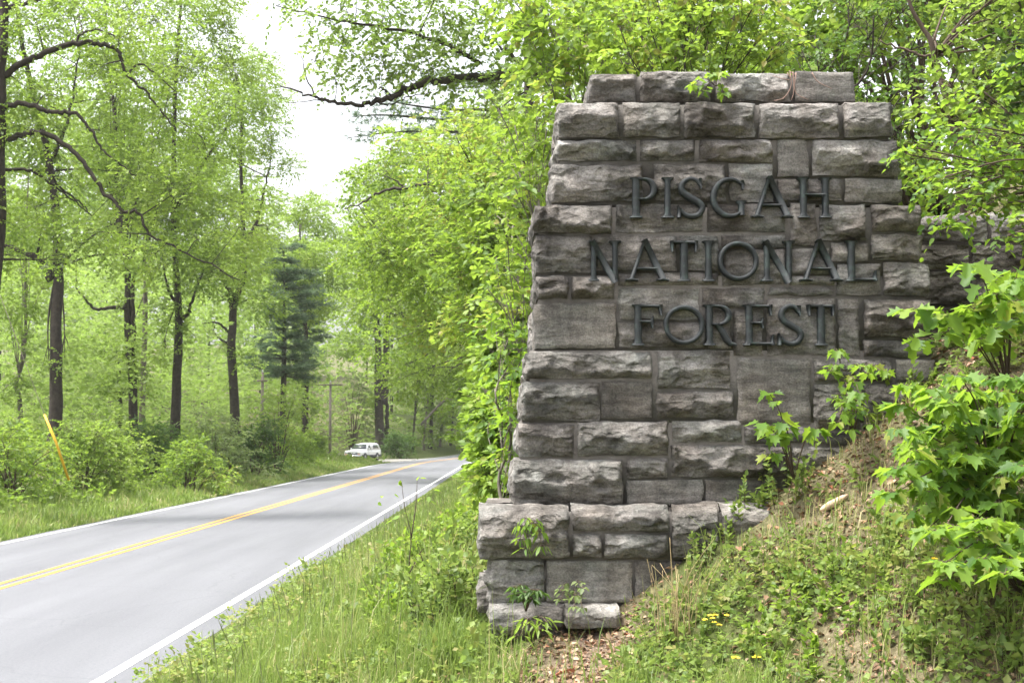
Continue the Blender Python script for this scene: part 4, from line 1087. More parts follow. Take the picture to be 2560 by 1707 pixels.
# above and behind the pillar --------------------------------------------------
grow('hazel_shrub', 'sunlit broad-leaved shrub rising left behind the pillar top', 'shrub', (gx(1500, 13.6), 13.6), 3.2, .03,
     rb(34, 1290, -40, 1560, 190, 12.8, 14.2, .30, 16) + rb(35, 1330, 150, 1480, 240, 12.8, 13.6, .2, 4), 'yellow', .085, 'ov', 190, .28, 7, limbr=.08, barkm='barkp', tw=.003, droop=.4, group='shrubs behind the pillar')
grow('red_tipped_shrub', 'yellow shrub with reddish new leaves behind the middle of the pillar top', 'shrub', (gx(1760, 12.9), 12.9), 2.6, .03,
     rb(36, 1540, -40, 1960, 110, 12.4, 14.0, .28, 20) + rb(37, 1530, 100, 1960, 195, 12.2, 13.2, .2, 14), 'yellow', .072, 'ov', 230, .25, 7, limbr=.08, tw=.003, group='shrubs behind the pillar')
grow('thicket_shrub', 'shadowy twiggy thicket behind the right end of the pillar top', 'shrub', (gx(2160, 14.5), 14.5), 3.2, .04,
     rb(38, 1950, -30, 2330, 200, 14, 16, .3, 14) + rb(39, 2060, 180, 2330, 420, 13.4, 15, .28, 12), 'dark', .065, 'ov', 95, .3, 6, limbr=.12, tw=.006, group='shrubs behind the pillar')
grow('crooked_sapling', 'crooked thin-trunked sapling on the slope right of the pillar top', 'sapling', (gx(2410, 13.2), 13.2), 3.4, .055,
     rb(40, 2330, -60, 2600, 160, 12.6, 14.2, .32, 12) + rb(41, 2300, 160, 2560, 330, 12.4, 13.4, .26, 8), 'maple', .075, 'ov', 150, .28, 7,
     trunk_pts=[[gx(2420, 13.2), 13.2, float(H(gx(2420, 13.2), 13.2)) - .2], P(2395, 420, 13.2), P(2375, 300, 13.2), P(2345, 180, 13.2), P(2325, 100, 13.2), P(2280, 20, 13.2), P(2262, -80, 13.2)],
     limbs=[(PL([(2345,140),(2310,140),(2250,118),(2200,100)], 13.2), .018, .006)], barkm='twig', tw=.003)
# back drop on the slope: bushes further up, hiding the hillside
for k, (x, y, h, R, lm, lab) in enumerate([(2.4, 19, 6.6, 2.2, 'maple', 'tall green bush high on the slope behind the pillar'), (5.4, 18.5, 5.6, 2.2, 'maple', 'dark bush up the slope behind the thicket'), (7.8, 20, 5.6, 2.4, 'dark', 'big bush at the upper right of the slope'),
       (0.6, 23, 5.2, 2.0, 'yellow', 'tall bright bush behind the hazel at the slope top'), (4.4, 26, 9, 3.4, 'maple', 'large leafy bush highest on the slope'), (9.5, 27, 9, 3.4, 'dark', 'far dark bush at the slope edge'), (5.6, 12.2, 2.4, 1.0, 'dark', 'dark bush on the bank past the right photo edge'), (6.4, 9.6, 2.0, 1.0, 'maple', 'green bush on the bank beyond the large maple sapling'), (.35, 18, 2.8, .55, 'yellow', 'yellow green bush low between the pillar and the bank trees')]):
    shrub('slope_shrub', lab, x, y, h, R, lm, .13, 52, 70 + k, nb=20, L=.5, kind='dia', group='bushes up the slope', z0f=.05)
# branches hanging in front of the low wall from the right
grow('hanging_branch_tree', 'glossy leaved tree hanging its branches over the low dark wall', 'tree', (4.25, 10.1), 3.4, .07,
     rb(42, 2330, 300, 2640, 470, 9.5, 10.6, .26, 16) + rb(43, 2330, 440, 2640, 530, 9.4, 10.4, .17, 10) + pblobs([(2290, 370, 9.7, .12), (2260, 385, 9.7, .08), (2380, 560, 9.5, .09), (2520, 590, 9.4, .13), (2560, 560, 9.4, .16), (2460, 230, 10, .25), (2560, 200, 10, .3)]),
     'big', .058, 'ov', 190, .22, 7, limbr=.05, barkm='twig', tw=.0025, droop=.5)

# lobed saplings in front, lower right -----------------------------------------
def lobed(name, label, base, tips, leaf, seed, lm='big', kind='lobe', per=5, cat='sapling', twr=.006, hang=.55):
    """sapling with big lobed leaves in whorls at its branch tips; base and tips in metres"""
    q = np.random.default_rng(seed)
    root = empty(name, base, label, cat); gt, gl = Geo(), Geo()
    base = np.asarray(base, float)
    for tip in tips:
        tip = np.asarray(tip, float)
        mid = base * .5 + tip * .5 + [0, 0, .18 * np.linalg.norm(tip - base)]
        pc = curve([base - [0, 0, .05], mid, tip], 10); tube(gt, pc, np.linspace(twr, .0025, 10), 5)
        for w, cc in ((per, tip), (per - 2, pc[7]), (max(per - 3, 1), pc[5])):
            a = q.uniform(0, 2 * pi) + np.arange(w) * 2 * pi / w + q.normal(0, .3, w)
            out = np.stack([np.cos(a), np.sin(a), np.full(w, .15)], -1)
            ptl = cc + out * (leaf * .35)
            tubes_batch(gt, np.stack([np.repeat(cc[None], w, 0), (cc + ptl) / 2 + [0, 0, .01], ptl], 1), np.array([.0022, .0016, .0012]))
            ax = out * q.uniform(.5, 1.0, (w, 1)) - np.array([0, 0, 1]) * q.uniform(.1, hang * 1.6, (w, 1))
            nm = UP + out * .3 + q.normal(0, .3, (w, 3))
            leaves(gl, ptl, ax, nm, leaf * q.uniform(.7, 1.2, w), kind, np.clip(q.normal(.5, .28, w), 0, 1), .22, .26)
    gt.obj('stems', M['twig'], root); gl.obj('foliage', M[lm], root)
    return root
def onground(px, py, Y0=6.0, Y1=14.0):
    """where the line of sight through that pixel meets the ground"""
    Ys = np.linspace(Y0, Y1, 400); p = P(np.full(400, float(px)), np.full(400, float(py)), Ys)
    d = p[:, 2] - H(p[:, 0], p[:, 1]); k = np.argmax(d < 0) if (d < 0).any() else 399
    q_ = p[k].copy(); q_[2] = float(H(q_[0], q_[1])); return q_
def tips(seed, x0, y0, x1, y1, Ya, Yb, n):
    return [b[:3] for b in rb(seed, x0, y0, x1, y1, Ya, Yb, .1, n)]
lobed('oak_sapling', 'oak sapling reaching over the low wall with a hanging leaf whorl', onground(2520, 960, 7, 12), [P(2275, 775, 9.0), P(2300, 850, 8.9), P(2360, 790, 9.0), P(2420, 770, 9.0), P(2490, 740, 8.9), P(2545, 700, 8.9), P(2460, 850, 8.8)] + tips(60, 2400, 660, 2580, 850, 8.6, 9.3, 8), .12, 61, per=6)
lobed('maple_sapling', 'large fresh green maple sapling filling the right edge of the bank', onground(2500, 1330, 6, 11), tips(62, 2240, 930, 2600, 1130, 7.6, 8.6, 24) + tips(63, 2210, 1120, 2600, 1340, 7.4, 8.2, 22), .105, 64, kind='mapl', per=8, twr=.009)
lobed('maple_sapling', 'smaller bright sapling low at the right edge under the large maple', onground(2560, 1480, 6, 10), tips(65, 2330, 1300, 2620, 1460, 7.0, 7.7, 12), .105, 66, kind='mapl', per=6)
lobed('seedling_tree', 'broad-leaved seedling growing out of a joint low in the pillar face', P(1985, 1180, 9.93), [P(1925, 985, 9.75), P(1900, 1060, 9.7), P(1960, 1060, 9.7), P(1930, 1090, 9.68), P(2040, 1075, 9.7), P(1925, 1140, 9.7)], .10, 67, kind='mapl', per=4)
lobed('seedling_tree', 'thin seedling with pointed leaves in front of the pillar by the last letter T', onground(2110, 1060, 8, 12), [P(2090, 880, 9.6), P(2075, 930, 9.6), P(2170, 935, 9.5), P(2210, 930, 9.5), P(2150, 985, 9.5), P(2120, 1000, 9.6)], .08, 68, kind='mapl', per=5)
lobed('seedling_tree', 'small bushy seedling at the pillar foot where the bank rises', onground(2130, 1090, 8, 12), tips(69, 2060, 980, 2180, 1080, 9.3, 9.7, 7), .07, 70, kind='ov', per=5)
lobed('creeper', 'bright five-leaved creeper hanging over the big ledge stone', P(1330, 1290, 9.85), [P(1300, 1315, 9.8), P(1330, 1310, 9.8), P(1350, 1330, 9.8), P(1298, 1350, 9.8), P(1355, 1365, 9.8), P(1312, 1372, 9.8)], .075, 71, kind='lan', per=5, cat='creeper', twr=.003, hang=1.2)
lobed('creeper', 'small vine with toothed leaves growing out of the capstones', P(1790, 200, 10.2), [P(1730, 215, 10.15), P(1760, 230, 10.15), P(1780, 190, 10.15), P(1800, 185, 10.15), P(1810, 235, 10.15)], .06, 72, kind='mapl', per=4, cat='creeper', twr=.003)
lobed('weed_plant', 'dark leafy rosette on the footing step at the pillar corner', P(1315, 1508, 9.75), tips(73, 1275, 1462, 1355, 1500, 9.6, 9.8, 6), .07, 74, 'dark', 'lan', per=6, cat='weed')
lobed('weed_plant', 'pale small-leaved weed standing before the lowest pillar course', onground(1430, 1545, 8, 11), tips(75, 1400, 1470, 1460, 1520, 9.5, 9.7, 6), .045, 76, 'pale', 'ov', per=5, cat='weed', twr=.003)
lobed('weed_plant', 'five-fingered leafy weed below the footing slab', onground(1330, 1610, 7, 11), [P(1315, 1560, 9.3), P(1350, 1575, 9.3), P(1368, 1555, 9.3), P(1300, 1590, 9.3)], .09, 77, 'maple', 'lan', per=5, cat='weed')
# loose leafy growth left of the pillar base
def stemmy(name, label, px, py, R_, h, ns, leaf, lm, seed, m=12, kind='ov', group='leafy weeds around the pillar base'):
    global rng
    p = onground(px, py, 7, 17); q = np.random.default_rng(seed)
    root = empty(name, p, label, 'weeds', group); gt, gl = Geo(), Geo()
    a = q.uniform(0, 2 * pi, ns); rr = R_ * np.sqrt(q.random(ns))
    X = p[0] + rr * np.cos(a); Y = p[1] + rr * np.sin(a)
    L = h * q.uniform(.45, 1.1, ns) * (1 - .35 * rr / R_)
    D = nrm(np.stack([.28 * np.cos(a) * rr / R_, .28 * np.sin(a) * rr / R_, np.ones(ns)], -1) + q.normal(0, .16, (ns, 3)) * [1, 1, 0])
    sprays(gl, gt, np.stack([X, Y, H(X, Y) - .02], -1), D, L, m, leaf, kind, droop=.05, tw=.004, tintc=np.clip(q.normal(.55, .2, ns), 0, 1), spread=1.5, flat=.9)
    gt.obj('stems', M['twig'], root, kind='stuff'); gl.obj('foliage', M[lm], root, kind='stuff')
for k, (px, py, R_, h, ns, leaf, lm, lab) in enumerate([
   (1150, 1560, .36, .85, 150, .066, 'cover', 'pale leafy weeds crowding the left corner of the pillar base'),
   (1040, 1570, .36, .62, 130, .062, 'yellow', 'yellow green weeds spreading from the pillar towards the road'),
   (1130, 1440, .42, .75, 150, .066, 'cover', 'light green weeds between the ledge stone and the verge'),
   (1030, 1460, .32, .62, 70, .080, 'yellow', 'upright yellow weeds in front of the verge grass'),
   (930, 1590, .32, .42, 60, .062, 'cover', 'short weed clump at the edge of the verge grass'),
   (1100, 1660, .45, .32, 90, .055, 'cover', 'low weeds below the pillar corner at the photo bottom'),
   (1200, 1340, .45, .55, 100, .080, 'yellow', 'bright weeds half hidden behind the ledge stone corner'),
   (1120, 1340, .5, .38, 90, .070, 'cover', 'weeds on the verge beyond the ledge stone'),
   (1190, 1240, .6, .45, 100, .08, 'yellow', 'weeds under the arching young tree beside the road'),
   (960, 1500, .30, .45, 80, .062, 'cover', 'pale weeds merging into the verge grass halfway to the road'),
   (1080, 1390, .35, .55, 90, .070, 'yellow', 'yellow green weeds behind the tall bare shoot'),
   (1840, 1320, .16, .40, 22, .050, 'cover', 'leafy weeds growing on the ledge where the bank meets the pillar'),
   (1780, 1400, .22, .32, 26, .045, 'grass', 'grassy weeds hiding the ledge end of the pillar base'),
   (1960, 1240, .22, .36, 22, .050, 'cover', 'fresh weeds against the pillar halfway up the bank'),
   (2240, 1020, .22, .40, 20, .055, 'maple', 'dark green weeds at the pillar edge high on the bank'),
   (2040, 1560, .45, .26, 56, .050, 'yellow', 'patch of bright low weeds in the middle of the bank'),
   (2330, 1620, .50, .30, 50, .050, 'cover', 'low leafy weeds at the bottom right of the bank'),
   (1700, 1660, .40, .20, 40, .045, 'cover', 'thin weeds beside the bare path'),
   (2120, 1400, .35, .24, 34, .045, 'cover', 'small weeds scattered under the pale wood chip')]):
    stemmy('weed_clump', lab, px, py, R_, h, ns, leaf, lm, 700 + k)
# tall shoot
g1, g2 = Geo(), Geo(); b = onground(1035, 1560, 7, 14); root = empty('tall_shoot', b, 'tall thin bare-stemmed shoot with few leaves against the road', 'sapling')
Yt = b[1]
for a in ([(1035,1560),(1022,1430),(1028,1340),(1012,1270),(1004,1205)], [(1028,1345),(1040,1260),(1043,1200)], [(1075,1440),(1060,1410),(1040,1350)], [(1020,1440),(1050,1382),(1060,1370)]):
    tube(g1, curve(PL(a, Yt), 10), np.linspace(.007, .002, 10), 5)
lp = PL([(1004,1205),(1000,1200),(985,1235),(955,1240),(1043,1200),(1050,1195),(1050,1245),(1070,1240),(1075,1250),(1010,1280),(1000,1290),(1030,1340),(980,1300),(945,1255),(1085,1225)], Yt)
leaves(g2, np.array(lp), nrm(rng.normal(0, 1, (len(lp), 3)) * [1, .6, .5] + [0, 0, -.4]), rng.normal(0, .4, (len(lp), 3)) + UP, rng.uniform(.045, .085, len(lp)), 'ov', rng.uniform(.5, 1, len(lp)))
g1.obj('stems', M['twig'], root); g2.obj('foliage', M['big'], root)
# roots dangling off the capstones
g1 = Geo(); root = empty('dangling_roots', P(1980, 185, 10.2), 'pinkish dry rootlets dangling over the capstone joint', 'roots')
for a in ([(1975,180),(1978,215),(1960,245),(1935,252)], [(1982,180),(1985,225),(1978,252)], [(1968,182),(1975,200),(1930,190)], [(1990,182),(1988,230),(2020,250)], [(2030,182),(2045,205),(2080,222)], [(1972,178),(1990,190),(1984,205)]):
    tube(g1, curve(PL(a, 10.17), 8), np.linspace(.005, .002, 8), 4)
M['root'] = plain('dry rootlet', (.26, .17, .14), .9, nscale=20)
g1.obj('rootlets', M['root'], root)
# dry grass stalks
g1 = Geo(); b = onground(1700, 1600, 7, 10); root = empty('dry_grass_tuft', b, 'tuft of tall straw-coloured dry grass in front of the pillar base', 'grass tuft')
for k in range(26):
    t_ = np.array([rng.normal(0, .06), rng.normal(0, .05), 0]); h_ = rng.uniform(.25, .75)
    ln = rng.normal(.05, .12)
    tube(g1, curve([b + t_, b + t_ + [ln * .3, 0, h_ * .6], b + t_ + [ln, rng.normal(0, .05), h_]], 6), np.linspace(.0035, .0012, 6), 3)
g1.obj('stalks', M['drygrass'], root)
# yellow flowers
for k, (px, py, nf, lab) in enumerate([(1790, 1560, 7, 'cluster of small yellow flowers in the grass before the pillar'), (1895, 1682, 2, 'single large yellow flower at the bottom of the bank'), (2365, 1425, 5, 'yellow flower heads under the maple sapling'), (925, 1372, 2, 'yellow flower by the road verge grass'), (860, 1578, 1, 'lone yellow flower left of the low shrub')]):
    p = onground(px, py + 25, 6, 14); root = empty('yellow_flower', p, lab, 'flower', 'yellow wild flowers')
    g1, g2 = Geo(), Geo()
    for f in range(nf):
        c = p + [rng.normal(0, .045), rng.normal(0, .04), rng.uniform(.06, .14)]
        tube(g1, curve([p, (p + c) / 2 + [0.01, 0, 0], c], 5), .0022, 4)
        a = np.arange(8) * pi / 4 + rng.uniform(0, 1); ax = np.stack([np.cos(a), np.sin(a) * .8 - .3, np.full(8, .35)], -1)
        g2 = Geo(); leaves(g2, np.repeat(c[None], 8, 0), ax, np.repeat(np.array([[0, -.5, 1.]]), 8, 0), .020 if nf > 2 else .030, 'ov', .5)
        g2.obj('flower_head', M['flower'], root)
    g1.obj('stalk', M['stem'], root)

# ------------------------------------------------------------------ grass, litter
def blades(g, X, Y, h, w, tint, lean=.35):
    n = len(X); z = H(X, Y); b = np.stack([X, Y, z - .01], -1)
    a = rng.uniform(0, 2 * pi, n); d = np.stack([np.cos(a), np.sin(a), np.zeros(n)], -1)
    s = np.stack([-np.sin(a + rng.normal(0, .5, n)), np.cos(a), np.zeros(n)], -1)
    ln = np.abs(rng.normal(0, lean, n)) + .05
    p1 = b + d * (h * ln * .35)[:, None] + UP * (h * .55)[:, None]
    p2 = b + d * (h * ln)[:, None] + UP * (h * np.maximum(1 - .35 * ln, .3))[:, None]
    V = np.stack([b - s * w[:, None] / 2, b + s * w[:, None] / 2, p1 - s * w[:, None] * .4, p1 + s * w[:, None] * .4, p2], 1)
    i = np.arange(n)[:, None] * 5
    g.add(V.reshape(-1, 3), [i + np.array([[0, 1, 3, 2]]), i + np.array([[2, 3, 4]])], np.repeat(tint, 5))
def gtint(X, Y): return np.clip(.56 + .40 * fbm(np.stack([X * 1.3, Y * 1.3, X * 0], -1), 12, 3) + rng.normal(0, .20, len(X)), 0, 1)
gg = Geo()
n = 190000
Y = 6.2 + 15 * rng.random(n) ** 1.15; X = RX_R + .03 + (6.2 * rng.random(n))
x0 = np.interp(Y, [7, 8.5, 10, 12, 15, 20], [2.2, 1.2, .3, -.3, -1, -1.6])
cl = fbm(np.stack([X * 2.2, Y * 2.2, X * 0], -1), 77, 3)
dens = np.where(X < x0 - .3, 1.0, .26) * (1 - .95 * np.clip(bare_mask(X, Y) * 1.4 - .1, 0, 1) * (X < 1.6)) * np.clip(.75 + cl, .05, 1)
edge = np.clip((X - RX_R - .12 * (1 + fbm(np.stack([Y * 1.5, Y * 0, Y * 0], -1), 5, 3))) / .25, .06, 1)
k = rng.random(n) < dens * edge
X, Y, cl = X[k], Y[k], cl[k]
hh = np.where(X > np.interp(Y, [7, 8.5, 10], [2.0, 1.0, .1]), .72, 1.0) * np.where(rng.random(len(X)) < .07, 1.8, 1.0) * rng.uniform(.10, .32, len(X)) * np.clip(.8 + .9 * cl, .3, 1.7) * np.clip((X - RX_R) / 1.6, .35, 1.0)
blades(gg, X, Y, hh, rng.uniform(.004, .009, len(X)), np.clip(gtint(X, Y) + .26 * (X > np.interp(Y, [7, 8.5, 10], [2.0, 1.0, .1])), 0, 1))
n = 32000
Y = 20 + 85 * rng.random(n) ** 1.6; X = RX_R + .03 + 2.4 * rng.random(n)
blades(gg, X, Y, rng.uniform(.12, .36, n) * np.clip((X - RX_R) / 1.7, .2, 1), .010 + .0005 * Y, gtint(X, Y))
n = 44000
Y = 26 + 110 * rng.random(n) ** 1.7; X = RX_L - .03 - 4.0 * rng.random(n) ** 1.2
X = X + road_shift(Y)
k = ~((Y > 121) & (Y < 141) & (X > -14.5))
X, Y = X[k], Y[k]; n = len(X)
blades(gg, X, Y, rng.uniform(.12, .5, n) * np.clip((RX_L - X + .3) / 1.0, .35, 1.2), .014 + .0006 * Y, gtint(X, Y))
gg.obj('grass', M['grass'], kind='stuff', label='green verge grass on both sides of the road', category='grass')
# broad-leaved ground cover on the bank
gl, gt = Geo(), Geo()
n = 12500
Y = 6.3 + 4.6 * rng.random(n); X = -1.6 + 6.2 * rng.random(n)
cl = fbm(np.stack([X * 1.6, Y * 1.6, X * 0], -1), 177, 3)
k = (rng.random(n) < np.clip(.48 + 1.3 * cl, .05, 1)) & (bare_mask(X, Y) < .6) & ~((Y > 9.75) & (X > -.4) & (X < 3.0))
X, Y, cl = X[k], Y[k], cl[k]; n = len(X)
S = np.stack([X, Y, H(X, Y) + rng.uniform(.0, .07, n)], -1)
sprays(gl, gt, S, nrm(rng.normal(0, 1, (n, 3)) * [1, 1, .2] + [0, 0, .9]), rng.uniform(.06, .18, n), 6, rng.uniform(.026, .06, (n, 1)), 'dia', tw=.0016, tintc=np.clip(.5 + .5 * cl + rng.normal(0, .15, n), 0, 1), droop=.1)
gl.obj('ground_cover', M['cover'], kind='stuff', label='small leafy plants covering the bank', category='ground cover')
gt.obj('ground_cover_stems', M['stem'], kind='stuff', label='thin stems of the small bank plants', category='ground cover')
gl, gt = Geo(), Geo()
n = 3800
Y = 8.6 + 13 * rng.random(n); X = RX_R + .15 + 2.9 * rng.random(n)
cl = fbm(np.stack([X * 1.9, Y * 1.9, X * 0], -1), 277, 3)
k = (rng.random(n) < np.clip(.35 + 1.4 * cl, .03, 1)) & ~((Y > 9.7) & (X > -.35))
X, Y, cl = X[k], Y[k], cl[k]; n = len(X)
S = np.stack([X, Y, H(X, Y) + rng.uniform(.02, .12, n)], -1)
sprays(gl, gt, S, nrm(rng.normal(0, 1, (n, 3)) * [1, 1, .2] + [0, 0, 1.0]), rng.uniform(.10, .26, n), 7, rng.uniform(.03, .07, (n, 1)), 'dia', twigs=False, tintc=np.clip(.6 + .5 * cl + rng.normal(0, .15, n), 0, 1), droop=.1)
gl.obj('verge_weeds', M['cover'], kind='stuff', label='broad-leaved weeds mixed into the verge grass', category='weeds')
gt = Geo(); n = 420
Y = 8.6 + 22 * rng.random(n); X = RX_R + .08 + 2.6 * rng.random(n); hs = rng.uniform(.3, .62, n) * np.clip((X - RX_R) / 1.2, .45, 1)
b0 = np.stack([X, Y, H(X, Y)], -1); ln = rng.normal(0, .08, (n, 2)); tp_ = b0 + np.column_stack([ln, hs])
tubes_batch(gt, np.stack([b0, (b0 + tp_) / 2 + [.01, 0, .01], tp_ - (tp_ - b0) * .12, tp_], 1), np.array([.0022, .0018, .005, .0012]))
gt.obj('seed_stalks', M['stem'], kind='stuff', label='thin flowering grass stalks standing above the verge', category='grass')
# dead leaves and twigs
gl = Geo()
n = 40000
Y = 6.2 + 6.5 * rng.random(n); X = -.9 + 6.5 * rng.random(n)
k = rng.random(n) < np.clip(bare_mask(X, Y) * 1.2 + .12, 0, .9)
X, Y = X[k], Y[k]; n = len(X)
leaves(gl, np.stack([X, Y, H(X, Y) + rng.uniform(.004, .03, n)], -1), rng.normal(0, 1, (n, 3)) * [1, 1, .3], UP + rng.normal(0, .35, (n, 3)), rng.uniform(.015, .055, n), 'dia', rng.random(n) ** 1.3, .4, .3)
gl.obj('leaf_litter', M['litter'], kind='stuff', label='brown dead leaves scattered over the bank', category='leaf litter')
def deadleaf(px, py, lab, nleaf, sz):
    p = onground(px, py, 6, 11); g1 = Geo()
    leaves(g1, p + rng.normal(0, .03, (nleaf, 3)) * [1, 1, .2] + [0, 0, .02], rng.normal(0, 1, (nleaf, 3)), UP + rng.normal(0, .4, (nleaf, 3)), sz, 'lobe', .99, .5, .4)
    o = g1.obj('dead_leaf', M['litter']); o['label'] = lab; o['category'] = 'dead leaf'
deadleaf(1420, 1690, 'curled rust-red dead leaf on the bare path', 3, .07)
g1 = Geo(); b = onground(2085, 1275, 7, 11)
tube(g1, curve([b + [-.09, 0, .0], b + [0, .02, .045], b + [.10, .03, .10]], 8), np.array([.010, .022, .026, .028, .026, .024, .02, .008]), 6)
M['chip'] = plain('bare split wood', (.46, .33, .23), .9, nscale=25, namp=.3)
o = g1.obj('wood_chip', M['chip']); o['label'] = 'split piece of pale wood lying on the litter bank'; o['category'] = 'wood'

# ------------------------------------------------------------------ poles and guy guard
def pole(label, px, Y, ytop, arm_px, arm_y, r):
    x = gx(px, Y); z0 = float(H(x, Y)) - .2; zt = P(px, ytop, Y)[2]
    root = empty('utility_pole', (x, Y, z0 + .2), label, 'utility pole'); g1 = Geo()
    tube(g1, [(x, Y, z0), (x, Y, (z0 + zt) / 2), (x, Y, zt)], [r, r * .9, r * .75], 10); g1.obj('post', M['wood'], root)
    za = P(px, arm_y, Y)[2]; w = arm_px / FPX * Y / 2
    g2 = Geo(); box(g2, (x - w, Y - r - .10, za - .06), (x + w, Y - r + .02, za + .06)); arm = g2.obj('crossarm', M['wood'], root)
    for s in np.linspace(-.88, .88, 4):
        g3 = Geo(); tube(g3, [(x + s * w, Y - r - .04, za + .058), (x + s * w, Y - r - .04, za + .12), (x + s * w, Y - r - .04, za + .2)], [.02, .05, .035], 8)
        g3.obj('insulator', M['insul'], arm)
    g4 = Geo(); tube(g4, [(x, Y, zt - .01), (x, Y, zt + .14)], [.05, .04], 8); g4.obj('top_insulator', M['insul'], root)
M['insul'] = plain('glazed insulator', (.55, .57, .58), .3)
pole('wooden utility pole with a short crossarm left of the dark pine', 656, 92, 930, 26, 952, .12)
pole('wooden utility pole with a wide crossarm behind the truck front', 826, 122, 955, 62, 962, .13)
g1 = Geo(); Yg = 40.0
root = empty('guy_wire_guard', P(168, 1160, Yg), 'slanting yellow plastic guy wire guard standing in the weeds', 'guy guard')
M['guard'] = plain('yellow plastic', (.62, .36, .02), .5, nscale=5, namp=.12)
tube(g1, [P(172, 1200, Yg), P(140, 1105, Yg), P(111, 1036, Yg)], [.036, .036, .034], 8); g1.obj('guard', M['guard'], root)
g1 = Geo(); a0, a1 = P(172, 1200, Yg), P(111, 1036, Yg); d_ = nrm(a1 - a0); tube(g1, [a0, a1, a1 + d_ * 9], [.008, .008, .008], 4); g1.obj('wire', M['wood'], root)

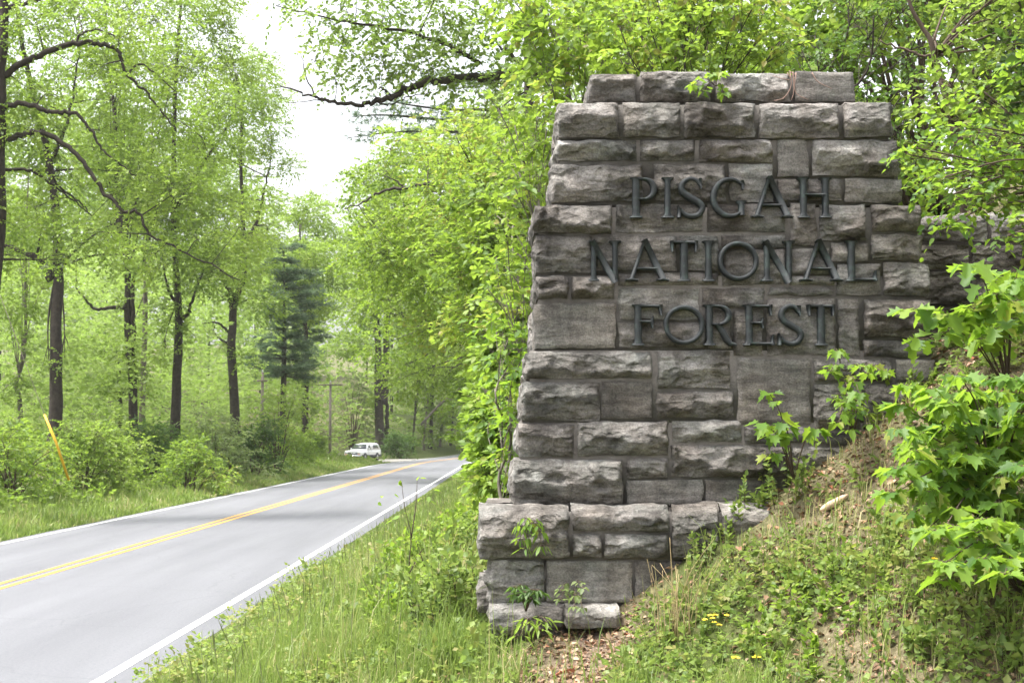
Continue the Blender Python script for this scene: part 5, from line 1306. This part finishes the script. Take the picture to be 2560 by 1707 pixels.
# ------------------------------------------------------------------ parked truck
def truck():
    px, Y = 908, 128.0
    x = gx(px, Y); z = -.09
    hd = radians(-90 - 19)
    root = empty('parked_truck', (x, Y, z), 'white pickup truck with a canopy parked on the far pull-off', 'truck')
    def W(p):
        p = np.asarray(p, float) * .88; c, s = cos(hd), sin(hd)
        return np.stack([x + p[:, 0] * c - p[:, 1] * s, Y + p[:, 0] * s + p[:, 1] * c, z + p[:, 2]], -1)
    def part(name, geo, m, parent=root):
        for k_ in range(len(geo.v)): geo.v[k_] = W(geo.v[k_])
        o = geo.obj(name, M[m]); o.parent = parent
        o.location = (-x, -Y, -z) if parent is root else (0, 0, 0)
        return o
    M['carpaint'] = plain('white car paint', (.72, .73, .74), .22, spec=.6)
    M['glass'] = plain('car glass', (.020, .028, .028), .06, spec=.9)
    M['trim'] = plain('dark grey cladding', (.028, .030, .036), .6)
    M['chrome'] = plain('chrome', (.62, .63, .65), .18, .95)
    M['tyre'] = plain('tyre rubber', (.016, .016, .017), .85)
    M['rim'] = plain('alloy wheel', (.45, .45, .46), .35, .7)
    M['lamp'] = plain('headlamp lens', (.60, .62, .62), .1)
    M['amber'] = plain('amber lens', (.50, .16, .03), .2)
    def loft(secs):
        """sections along x: (x, [(y,z)...]) right to left"""
        g = Geo(); n_ = len(secs[0][1]); V_ = []
        for sx, pts in secs: V_ += [(sx, a, b) for a, b in pts]
        i = np.arange(len(secs) - 1)[:, None] * n_; j = np.arange(n_)[None]; j2 = (j + 1) % n_
        g.add(V_, [np.stack([i + j, i + n_ + j, i + n_ + j2, i + j2], -1).reshape(-1, 4), np.arange(n_)[None, :], (np.arange(n_) + (len(secs) - 1) * n_)[None, ::-1]])
        return g
    def sec(hw, zb, zt, hw2=None, crown=.03):
        hw2 = hw2 or hw * .96
        pts = [(-hw * .97, zb), (-hw, zb + .12), (-hw, (zb + zt) / 2), (-hw2, zt - .07), (-hw2 + .07, zt), (0, zt + crown), (hw2 - .07, zt), (hw2, zt - .07), (hw, (zb + zt) / 2), (hw, zb + .12), (hw * .97, zb)]
        return pts
    body = loft([(2.42, sec(.86, .50, .92)), (2.34, sec(.93, .46, .99)), (1.6, sec(.97, .46, 1.05)), (.95, sec(.97, .46, 1.10)), (.7, sec(.97, .46, 1.12, crown=0)), (-2.1, sec(.97, .46, 1.14, crown=0)), (-2.45, sec(.95, .50, 1.12, crown=0))])
    bo = part('body', body, 'carpaint')
    def gh(w0, w1, zt): return [(-w0, 1.10), (-w1, zt - .06), (-w1 + .09, zt), (0, zt + .035), (w1 - .09, zt), (w1, zt - .06), (w0, 1.10)]
    cab = loft([(.98, gh(.90, .86, 1.14)), (.42, gh(.91, .74, 1.66)), (.25, gh(.92, .74, 1.70)), (-.6, gh(.92, .745, 1.71)), (-.72, gh(.92, .76, 1.77)), (-1.9, gh(.92, .76, 1.78)), (-2.12, gh(.92, .75, 1.72)), (-2.40, gh(.92, .90, 1.16))])
    cb = part('cab', cab, 'carpaint')
    def quad(name, pts, m, th=.012, parent=root):
        p = np.asarray(pts, float); nn_ = nrm(np.cross(p[1] - p[0], p[2] - p[0])); g = Geo(); k_ = len(p)
        V_ = np.vstack([p + nn_ * th, p - nn_ * th]); i = np.arange(k_); i2 = (i + 1) % k_
        g.add(V_, [i[None], (i + k_)[None, ::-1], np.stack([i, i + k_, i2 + k_, i2], -1)]); return part(name, g, m, parent)
    quad('windshield', [(.965, -.80, 1.20), (.965, .80, 1.20), (.50, .66, 1.645), (.50, -.66, 1.645)], 'glass', .02)
    for s in (1, -1):
        def sw(xx, zz): t_ = (zz - 1.10) / .58; return (xx, s * (.930 - .165 * t_), zz)
        quad('side_window', [sw(.62, 1.17), sw(.02, 1.17), sw(.06, 1.60), sw(.36, 1.60)][::s], 'glass')
        quad('canopy_window', [sw(-.62, 1.25), sw(-1.95, 1.25), sw(-1.80, 1.60), sw(-.70, 1.60)][::s], 'glass')
        g = Geo(); box(g, (.52, s * .96 - .10 * (s < 0), 1.12), (.66, s * .96 + .10 * (s > 0) + 0.0, 1.30)); part('mirror', g, 'carpaint')
        g = Geo(); box(g, (-.02, min(s * .972, s * .99), 1.0), (.14, max(s * .972, s * .99), 1.04)); part('door_handle', g, 'trim')
        g = Geo(); box(g, (-2.40, min(s * .95, s * .985), .40), (2.25, max(s * .95, s * .985), .62)); part('cladding', g, 'trim')
        g = Geo(); box(g, (2.405, s * .70 - .14, .76), (2.435, s * .70 + .14, .90)); part('headlight', g, 'lamp')
        g = Geo(); box(g, (2.405, s * .70 - .14, .62), (2.43, s * .70 + .14, .70)); part('turn_signal', g, 'amber')
        quad('door_seam', [(.66, s * .974, .66), (.66, s * .974, 1.1), (.645, s * .974, 1.1), (.645, s * .974, .66)], 'trim', .004)
        for wx in (1.5, -1.45):
            g = Geo(); a_ = np.linspace(0, pi, 14); arch = np.stack([wx + .46 * np.cos(a_), np.full(14, s * .975), .40 + .42 * np.sin(a_)], -1)
            quad('wheel_arch', arch[::s], 'trim', .02)
            g = Geo(); yy = s * np.array([.72, .74, .96, 1.0]); tube(g, np.stack([np.full(4, wx), yy, np.full(4, .37)], -1), [.33, .37, .37, .33], 20); t_ = part('tyre', g, 'tyre')
            g = Geo(); yy = s * np.array([.95, 1.0, 1.012]); tube(g, np.stack([np.full(3, wx), yy, np.full(3, .37)], -1), [.22, .22, .17], 16); part('rim', g, 'rim')
    g = Geo(); box(g, (2.40, -.54, .80), (2.428, .54, .90)); part('grille', g, 'trim')
    g = Geo(); box(g, (2.40, -.54, .62), (2.428, .54, .73)); part('grille', g, 'trim')
    g = Geo(); box(g, (2.41, -.54, .735), (2.445, .54, .795)); part('grille_bar', g, 'chrome')
    g = Geo(); box(g, (2.38, -.94, .44), (2.56, .94, .58)); part('bumper', g, 'chrome')
    g = Geo(); box(g, (2.30, -.86, .28), (2.46, .86, .435)); part('air_dam', g, 'trim')
    g = Geo(); box(g, (-2.2, -.7, .28), (2.2, .7, .45)); part('chassis', g, 'trim')
    g = Geo(); box(g, (-2.58, -.92, .45), (-2.44, .92, .60)); part('rear_bumper', g, 'trim')
truck()

# ------------------------------------------------------------------ thin summer haze
g = Geo(); box(g, (-320, -40, -3), (320, 640, 75))
hz = g.obj('haze', None, kind='stuff')
hz['label'] = 'thin pale haze hanging in the valley air'; hz['category'] = 'haze'
m, t, out = mat('thin haze')
pv = t.nodes.new('ShaderNodeVolumePrincipled')
pv.inputs['Color'].default_value = (.95, .97, 1.0, 1); pv.inputs['Density'].default_value = .00016; pv.inputs['Anisotropy'].default_value = .2
t.links.new(pv.outputs[0], out.inputs['Volume']); hz.data.materials.append(m)
SC.cycles.volume_bounces = 1

print('TRIS', sum(sum(p.loop_total - 2 for p in o.data.polygons) if len(o.data.polygons) < 50 else (len(o.data.loops) - 2 * len(o.data.polygons)) for o in bpy.data.objects if o.type == 'MESH'))
